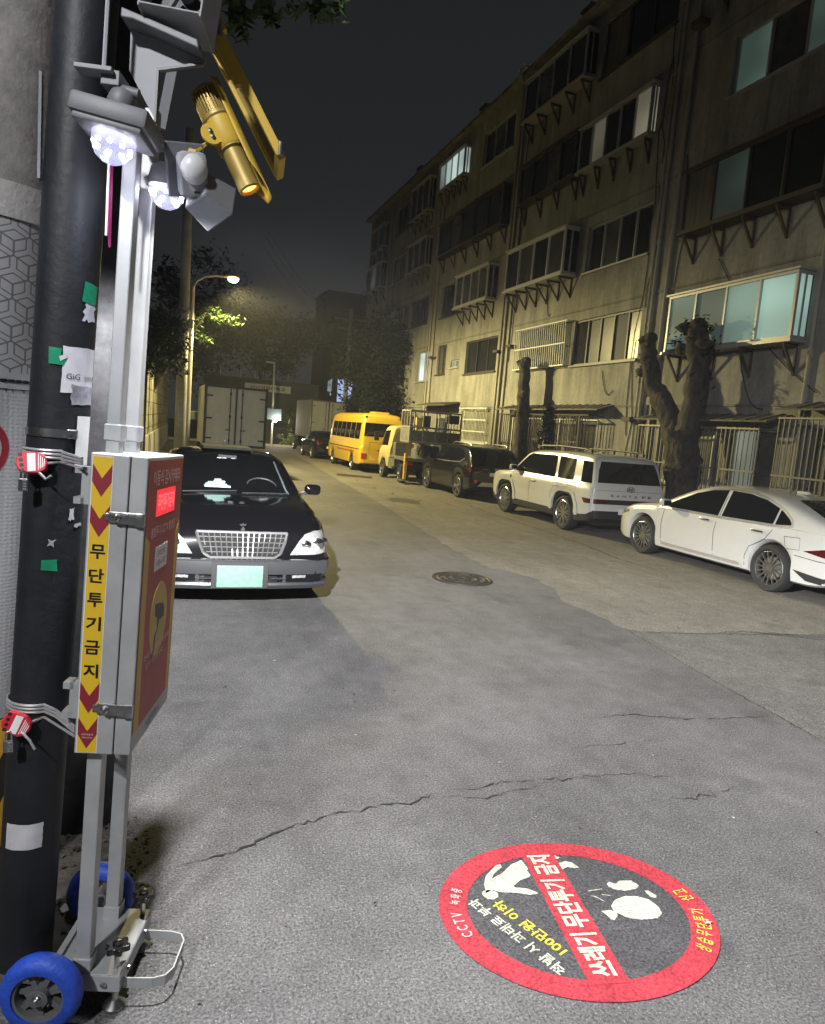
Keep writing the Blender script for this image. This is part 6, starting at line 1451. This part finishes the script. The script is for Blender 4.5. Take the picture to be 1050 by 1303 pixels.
# surveillance camera with folded sheet bracket
cv = thing('surveillance_camera', 'grey box camera in an open hood on a pale folded sheet bracket', 'camera', (-.02, 2.4, 2.85))
vdir = Vector((-.28, -.96, 0)).normalized()      # the sheet faces the viewer's side
rt_, up_ = Vector((.96, -.27, -.06)).normalized(), Vector((0, .04, 1))
o_ = Vector((-.135, 2.36, 2.995))
b = MB(); b.prism([(0, 0), (.012, .0), (.215, -.040), (.215, -.062), (.088, -.100), (.085, -.245), (.0, -.11)], o_, rt_, up_, vdir, .004); b.build('sheet_bracket', M['pale_plastic'], cv)
b = MB(); b.prism([(.085, -.245), (.088, -.100), (.215, -.062), (.215, -.055), (.082, -.094), (.079, -.245)], o_, rt_, up_, vdir, .018); b.build('bracket_flange', M['grey_plastic'], cv)
b = MB(); b.prism([(-.004, .028), (.210, -.022), (.214, -.046), (.03, .0), (-.004, .0)], o_, rt_, up_, vdir, .075); b.build('camera_tray', M['grey_plastic'], cv, bevel=.004)
hd = axes(o_+rt_*.145+up_*.095+vdir*.02, vdir*-1+Vector((0, 0, -.15)), (.08, 0, 1))
b = MB(); b.xf = hd
for (c, d) in (((-.085, 0, 0), (.006, .16, .17)), ((.085, 0, 0), (.006, .16, .17)), ((0, 0, .085), (.176, .16, .006)), ((0, 0, -.075), (.176, .16, .006))): b.box(c, d)
b.build('camera_hood', M['pale_plastic'], cv, bevel=.003)
b = MB(); b.xf = hd; b.box((0, .03, 0), (.165, .06, .15)); b.build('camera_face', M['ink'], cv)
b = MB(); b.xf = hd; b.lathe([(.022, 0), (.022, -.05), (.016, -.055), (0, -.055)], (.015, .0, .02), 'y', 16); b.bar((.0, -.03, .0), (-.03, -.02, -.06), .012); b.build('camera_lens', M['grey_plastic'], cv, smooth=40)
# projector
pj_ = thing('light_projector', 'yellow image projector with ribbed back, half tube hood and glowing lens', 'projector', (.14, 2.38, 2.75))
pa, pb = Vector((.078, 2.40, 2.895)), Vector((.222, 2.33, 2.610)); ax = (pb-pa).normalized(); Lp = (pb-pa).length
hn = Vector((.80, .22, .40)); m = axes(pa, ax, hn)
b = MB(); b.xf = m; b.lathe([(0, 0), (.043, .0), (.046, .004), (.046, .012)], (0, 0, 0), 'y', 30)
for k in range(30):
    a = 2*math.pi*k/30; b.bar((.042*math.cos(a), .006, .042*math.sin(a)), (.042*math.cos(a), .085, .042*math.sin(a)), .0045, .012, up=(math.cos(a), 0, math.sin(a)))
b.lathe([(.037, .01), (.037, .085)], (0, 0, 0), 'y', 24); b.lathe([(.047, .083), (.048, .095), (.044, .10)], (0, 0, 0), 'y', 30); b.build('heat_sink', M['yellow_dull'], pj_, smooth=40)
b = MB(); b.xf = m; b.lathe([(.044, .10), (.044, .185), (.040, .19)], (0, 0, 0), 'y', 32); b.build('barrel', M['yellow'], pj_, smooth=40)
b = MB(); b.xf = m; b.lathe([(.040, .188), (.042, .195), (.034, .20), (.033, .29), (.034, .29), (.034, Lp-.004), (.028, Lp), (.024, Lp-.01), (.024, .25)], (0, 0, 0), 'y', 32); b.build('lens_tube', M['yellow_dull'], pj_, smooth=40)
b = MB(); b.xf = m; b.lathe([(0, Lp-.008), (.024, Lp-.010)], (0, 0, 0), 'y', 24); b.build('lens', M['projglow'], pj_)
b = MB(); vs = []; fs = []; n1, n2 = 14, 11; rr = .054
hm = m
for i in range(n1+1):
    y = -.012+(Lp+.052)*i/n1; cut = 1 if y < Lp-.07 else max(.30, 1-(y-Lp+.07)/.16)
    for k in range(n2+1):
        a = math.pi/2+(k/n2-.5)*R(150)*cut; vs.append((rr*math.cos(a), y, rr*math.sin(a)))
for i in range(n1):
    for k in range(n2): q = i*(n2+1)+k; fs.append((q, q+1, q+n2+2, q+n2+1))
b.xf = hm; b.add(vs, fs); ho = b.build('hood', M['yellow'], pj_, smooth=50); sm = ho.modifiers.new('thick', 'SOLIDIFY'); sm.thickness = .003
b = MB(); b.xf = m; pl = [(-.055+.030*math.cos(R(a)), .150+.034*math.sin(R(a))) for a in range(60, 301, 20)]+[(-.02, .115), (-.02, .185)]
b.prism(pl, (.022, 0, 0), (0, 0, 1), (0, 1, 0), (1, 0, 0), .008); b.build('side_bracket', M['yellow'], pj_, bevel=.001)
b = MB(); b.xf = m
for y in (.142, .160): b.lathe([(.007, .030), (.007, .036), (0, .038)], (0, y, -.056), 'x', 10)
b.build('bolt', M['steel'], pj_)
b = MB(); b.bar((-.04, 2.36, 2.705), (.06, 2.34, 2.69), .035, .010); b.bar((.05, 2.34, 2.69), (.09, 2.36, 2.735), .03, .008); b.build('mounting_arm', M['yellow'], pj_)
# solar panel in a yellow frame, tilted, seen from below and on edge
so_ = thing('solar_panel', 'long yellow framed solar panel slanting down above the projector', 'solar panel', (.18, 2.5, 2.95))
s0, s1 = Vector((.060, 2.42, 3.16)), Vector((.318, 2.42, 2.765)); d = (s1-s0).normalized(); wv = Vector((.12, .97, .10)).normalized(); nv = d.cross(wv).normalized()
if nv.z < 0: nv = -nv
b = MB(); P = lambda a, w_, h: s0+d*a+wv*w_+nv*h
Ls = (s1-s0).length
b.bar(P(0, 0, 0), P(Ls, 0, 0), .030, .026, up=nv); b.bar(P(0, .30, 0), P(Ls, .30, 0), .03, .026, up=nv); b.bar(P(.0, 0, 0), P(0, .30, 0), .03, .026, up=nv); b.bar(P(Ls, 0, 0), P(Ls, .30, 0), .03, .026, up=nv); b.build('frame', M['yellow'], so_, bevel=.002)
b = MB(); m2 = Matrix((d, wv, nv)).transposed().to_4x4(); m2.translation = P(Ls/2, .15, .004); b.box((0, 0, 0), (Ls-.03, .27, .006), m2); b.build('cell_sheet', mat('solar_cell', (.01, .012, .03), .15), so_)
b = MB(); b.bar(P(.0, .0, -.018), P(Ls*.52, 0, -.018), .028, .022, up=nv); b.bar(P(-.02, .0, .018), P(.10, 0, .018), .040, .012, up=nv); b.build('rail', M['yellow'], so_)
b = MB()
for a in (.09, Ls-.012): b.lathe([(.008, -.02), (.008, .02), (0, .022)], P(a, -.016, .008), 'z', 10)
b.build('bolt', M['steel'], so_)
b = MB(); b.bar(P(.03, .20, -.01), (-.02, 2.60, 3.02), .03, .02); b.bar((-.02, 2.60, 3.03), (-.05, 2.60, 2.83), .03, .02); b.build('strut', M['grey_plastic'], so_)
# thin blade sign hanging by the front post
bl = thing('blade_sign', 'thin white blade sign with a pink tip hanging behind the front LED lamp', 'sign', (-.175, 2.33, 2.5))
b = MB(); b.prism([(0, 0), (.018, 0), (.018, -.24), (.012, -.245), (0, -.20)], (-.183, 2.36, 2.63), (.35, .93, 0), (0, 0, 1), (.93, -.35, 0), .004); b.build('blade', mat('pink_sign', (.50, .04, .20), .4, coat=.4), bl)
b = MB(); b.bar((-.184, 2.357, 2.63), (-.186, 2.357, 2.415), .006, .006); b.build('blade_edge', M['st_white'], bl)
# cable locks
def cable_lock(label, z, bodyc, bodym, k0):
    t = thing('cable_lock', label, 'lock', bodyc, group='cable locks round the dark pole')
    b = MB()
    for j in range(3):
        pts = []
        for a in range(-200, 41, 12): r = DR+.006; zz = z+.011*j+.004*math.sin(R(a)*1.3+j); pts.append((DP[0]+LEAN*z+r*math.cos(R(a)), DP[1]+r*math.sin(R(a)), zz))
        end = Vector((-.222, 2.235, z+.008*j)); pts = [p for p in pts]; i0 = len(pts)
        # straight run from the pole's front to the cabinet bracket
        fr = [p for p in pts if True]
        a0 = -75
        arc = []
        for a in range(-210, a0+1, 9): r = DR+.006; arc.append((DP[0]+LEAN*z+r*math.cos(R(a)), DP[1]+r*math.sin(R(a)), z+.011*j))
        b.tube(arc+[(-.29, 2.36, z+.011*j), tuple(end)], .0045, 7)
    b.tube([bodyc+Vector((.02, -.004, .0)), bodyc+Vector((.07, .03, .008)), Vector((-.222, 2.232, z-.012))], .0042, 7)
    b.build('steel_cable', M['cable'], t, smooth=50)
    b = MB(); b.xf = bodym; b.prism([(-.045, .012), (-.042, .030), (-.02, .034), (.01, .036), (.032, .026), (.040, .004), (.036, -.018), (.02, -.030), (-.01, -.032), (-.035, -.026), (-.046, -.008)], (0, 0, -.012), (1, 0, 0), (0, 1, 0), (0, 0, 1), .024); lb = b.build('lock_body', M['red_plastic'], t, bevel=.003)
    b = MB(); b.xf = bodym
    for q in range(4): b.lathe([(.006, .0122), (.006, .0127), (0, .0127)], (-.036+.004*q, .022-.016*q, 0), 'z', 10)
    b.build('lock_hole', M['ink'], lb)
    b = MB(); b.xf = bodym; b.use(M['st_white']); b.prism([(-.018, .028), (.004, .032), (.012, -.024), (-.010, -.028)], (0, 0, .0122), (1, 0, 0), (0, 1, 0), (0, 0, 1), .0006)
    for q in range(4): b.prism([(.012+.006*q, .028-.004*q), (.0145+.006*q, .028-.004*q), (.020+.0045*q, -.020+.004*q), (.0175+.0045*q, -.020+.004*q)], (0, 0, .0122), (1, 0, 0), (0, 1, 0), (0, 0, 1), .0006)
    b.build('lock_label', None, lb)
    b = MB(); b.tube([bodyc+Vector((.012, -.012, -.018)), bodyc+Vector((.040, -.030, -.042)), bodyc+Vector((.055, -.035, -.070 if k0 else -.03))], .0042, 8); b.build('cable_end', M['cable'], t, smooth=50)
    pc = bodyc+Vector((-.022, -.014, -.045)); p = thing('padlock', ('upper' if not k0 else 'lower')+' small steel combination padlock hanging from the red lock body', 'padlock', pc, group='padlocks on the red cable locks')
    b = MB(); b.tube([pc+Vector((-.008, 0, 0)), pc+Vector((-.008, 0, .022)), pc+Vector((-.005, 0, .03)), pc+Vector((.005, 0, .03)), pc+Vector((.008, 0, .022)), pc+Vector((.008, 0, 0))], .0028, 8); b.build('shackle', M['steel'], p, smooth=50)
    b = MB(); b.box(pc+Vector((0, 0, -.018)), (.028, .014, .040), bev=.003); pbod = b.build('padlock_body', M['dullchrome'], p)
    b = MB()
    for q in range(4): b.box(pc+Vector((.004, -.006, -.006-.0085*q)), (.012, .008, .006), bev=.0015)
    b.build('dial', M['grey_plastic'], pbod)
bc = Vector((-.372, 2.385, 1.722)); cable_lock('upper red plastic cable lock with steel cable round the dark pole', 1.742, bc, axes(bc, (.05, .35, .94), (.0, -.94, .35)) , 0)
bc = Vector((-.402, 2.385, .895)); cable_lock('lower red plastic cable lock with label stripes on the dark pole', .925, bc, axes(bc, (.5, .1, .86), (-.1, -.99, .1)), 1)

# ------------------------------------------------------------------ the projected sign: its light painted as coloured sheets on the asphalt
SC = Vector((1.684, 2.262, 0)); ER = Vector((.13, .9915, 0)); EU = Vector((-.9915, .13, 0)); SA, SB = .583, .468
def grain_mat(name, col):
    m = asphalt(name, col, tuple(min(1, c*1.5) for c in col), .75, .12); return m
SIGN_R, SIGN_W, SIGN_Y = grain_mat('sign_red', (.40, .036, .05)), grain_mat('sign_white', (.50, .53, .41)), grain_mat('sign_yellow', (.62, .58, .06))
sg_ = thing('projected_sign', 'round red no-dumping sign with Korean lettering in painted light on the asphalt', 'sign', SC)
def gp(u, v, z): return SC+EU*(u*SA)+ER*(v*SB)+Vector((0, 0, z))
b = MB(); n = 96; ri = .80
vs = [gp(math.cos(2*math.pi*k/n)*r, math.sin(2*math.pi*k/n)*r, .004) for r in (1, ri) for k in range(n)]
b.add(vs, [(k, (k+1) % n, n+(k+1) % n, n+k) for k in range(n)]); b.build('ring', SIGN_R, sg_)
b = MB(); b.add([gp(math.cos(2*math.pi*k/n)*.985, math.sin(2*math.pi*k/n)*.985, .002) for k in range(n)], [tuple(range(n))]); b.build('shade_disc', asphalt('sign_shade', (.068, .066, .069), (.2, .2, .2), 1.0, .15), sg_)  # dimmer ground inside the ring, its darkness painted into the colour
b0, b1 = Vector((1.585, 1.885, .0055)), Vector((1.712, 2.665, .0055)); bd = (b1-b0).normalized(); bn = Vector((-bd.y, bd.x, 0))
b = MB(); b.add([b0+bn*.082, b0-bn*.074, b1-bn*.078, b1+bn*.076], [(0, 1, 2, 3)]); b.build('slash_bar', SIGN_R, sg_)
bm_ = (b0+b1)/2; Z = Vector((0, 0, .0015))
b = MB(); b.text('쓰레기 무단투기 금지', bm_+Z, bd, bn, .112, .725, .035); b.build('bar_lettering', SIGN_W, sg_)
def gpx(p): return Vector((p[0], p[1], .0112))
d1 = Vector((-.366, .93, 0)).normalized(); n1_ = Vector((-d1.y, d1.x, 0))
b = MB(); b.text('적발 시 과태료 부과', (1.358, 2.195, .004), d1, n1_, .058, .475, .022); b.build('fine_lettering', SIGN_W, sg_)
b = MB(); b.text('100만원 이하', (1.432, 2.222, .004), d1, n1_, .058, .35, .022); b.build('amount_lettering', SIGN_Y, sg_)
def arc_text(b, s, a0, a1, rr, h, wd, out):
    for i, ch in enumerate(s):
        if ch == ' ': continue
        a = R(a0+(a1-a0)*i/(len(s)-1)); c = gp(rr*math.cos(a), rr*math.sin(a), .0055); e = .01
        t = (gp(rr*math.cos(a+e), rr*math.sin(a+e), 0)-gp(rr*math.cos(a), rr*math.sin(a), 0)).normalized()
        if a1 < a0: t = -t
        b.text(ch, c, t, Vector((-t.y, t.x, 0)), h, wd, .012)
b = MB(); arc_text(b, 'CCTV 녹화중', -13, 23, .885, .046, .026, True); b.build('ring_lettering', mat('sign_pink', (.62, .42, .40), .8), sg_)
b = MB(); arc_text(b, '상습무단투기 신고', 218, 171, .895, .062, .030, False); b.build('ring_lettering', SIGN_Y, sg_)
PICT = dict(
 thrower=[[(1.33, 2.437), (1.342, 2.458), (1.37, 2.462), (1.394, 2.449), (1.402, 2.430), (1.392, 2.410), (1.368, 2.400), (1.342, 2.408)],
  [(1.352, 2.444), (1.368, 2.50), (1.398, 2.548), (1.43, 2.573), (1.48, 2.612), (1.502, 2.612), (1.50, 2.592), (1.468, 2.572), (1.442, 2.556), (1.418, 2.527), (1.482, 2.552), (1.55, 2.60), (1.612, 2.62), (1.615, 2.582), (1.612, 2.55), (1.602, 2.552), (1.602, 2.512), (1.590, 2.502), (1.54, 2.49), (1.488, 2.460), (1.492, 2.452), (1.54, 2.432), (1.57, 2.402), (1.572, 2.390), (1.532, 2.392), (1.48, 2.418), (1.43, 2.432), (1.408, 2.440), (1.39, 2.458)],
  ],
 thrower_legs=[[(1.755, 2.56), (1.815, 2.568), (1.84, 2.552), (1.852, 2.512), (1.832, 2.512), (1.80, 2.528), (1.772, 2.518), (1.760, 2.518)], [(1.768, 2.618), (1.788, 2.62), (1.802, 2.60), (1.79, 2.592), (1.768, 2.60)]],
 thrown_rubbish=[[(1.84, 2.25), (1.88, 2.28), (1.94, 2.292), (1.99, 2.28), (2.03, 2.25), (2.042, 2.20), (2.03, 2.16), (1.99, 2.14), (1.92, 2.148), (1.87, 2.168), (1.845, 2.20), (1.835, 2.222)], [(1.78, 2.232), (1.82, 2.23), (1.842, 2.21), (1.83, 2.19), (1.802, 2.172), (1.79, 2.182), (1.788, 2.21)],
  [(1.91, 2.382), (1.93, 2.39), (1.952, 2.372), (1.98, 2.388), (2.035, 2.378), (2.05, 2.34), (2.022, 2.322), (1.962, 2.322), (1.92, 2.342), (1.908, 2.36)], [(2.05, 2.302), (2.068, 2.300), (2.082, 2.262), (2.07, 2.250), (2.05, 2.262)],
  [(1.80, 2.360), (1.868, 2.358), (1.868, 2.354), (1.80, 2.355)], [(1.79, 2.330), (1.812, 2.320), (1.832, 2.282), (1.828, 2.281), (1.808, 2.314)], [(1.845, 2.326), (1.88, 2.312), (1.878, 2.307), (1.843, 2.321)]])
for nm, pls in PICT.items():
    b = MB()
    for pl in pls: b.add([(x, y, .004) for x, y in pl], [tuple(range(len(pl)))])
    b.build(nm, SIGN_W, sg_)
b = MB(); sx = (2.178, 2.06)
b.add([(sx[0]+dx*.014, sx[1]+dy*.014, .010+.003*(i % 2)) for i, (dx, dy) in enumerate(((-1.6, .2), (-.3, .4), (.4, 1.5), (.6, .3), (1.8, .1), (.5, -.4), (.2, -1.2), (-.3, -.5)))], [tuple(range(8))]); tag(b.build('fallen_leaf', mat('pale_leaf', (.5, .36, .32), .7)), 'tiny star shaped dry leaf lying on the red ring of the projected sign', 'leaf')

# ------------------------------------------------------------------ loose ends
for o in list(bpy.data.objects):
    if o.name.startswith('tmp'): bpy.data.objects.remove(o)
# thin night haze round the street
hz_m = bpy.data.materials.new('night_haze'); hz_m.use_nodes = True; hn_ = hz_m.node_tree; hn_.nodes.clear()
ho_ = hn_.nodes.new('ShaderNodeOutputMaterial'); hv = hn_.nodes.new('ShaderNodeVolumePrincipled'); hv.inputs['Color'].default_value = (.85, .87, .9, 1); hv.inputs['Density'].default_value = .0006; hv.inputs['Anisotropy'].default_value = .3
hn_.links.new(hv.outputs[0], ho_.inputs['Volume'])
b = MB(); b.box((10, 60, 9), (170, 210, 20.5)); hz_o = b.build('haze', hz_m); hz_o['kind'] = 'stuff'; hz_o['label'] = 'thin night haze hanging in the street light'
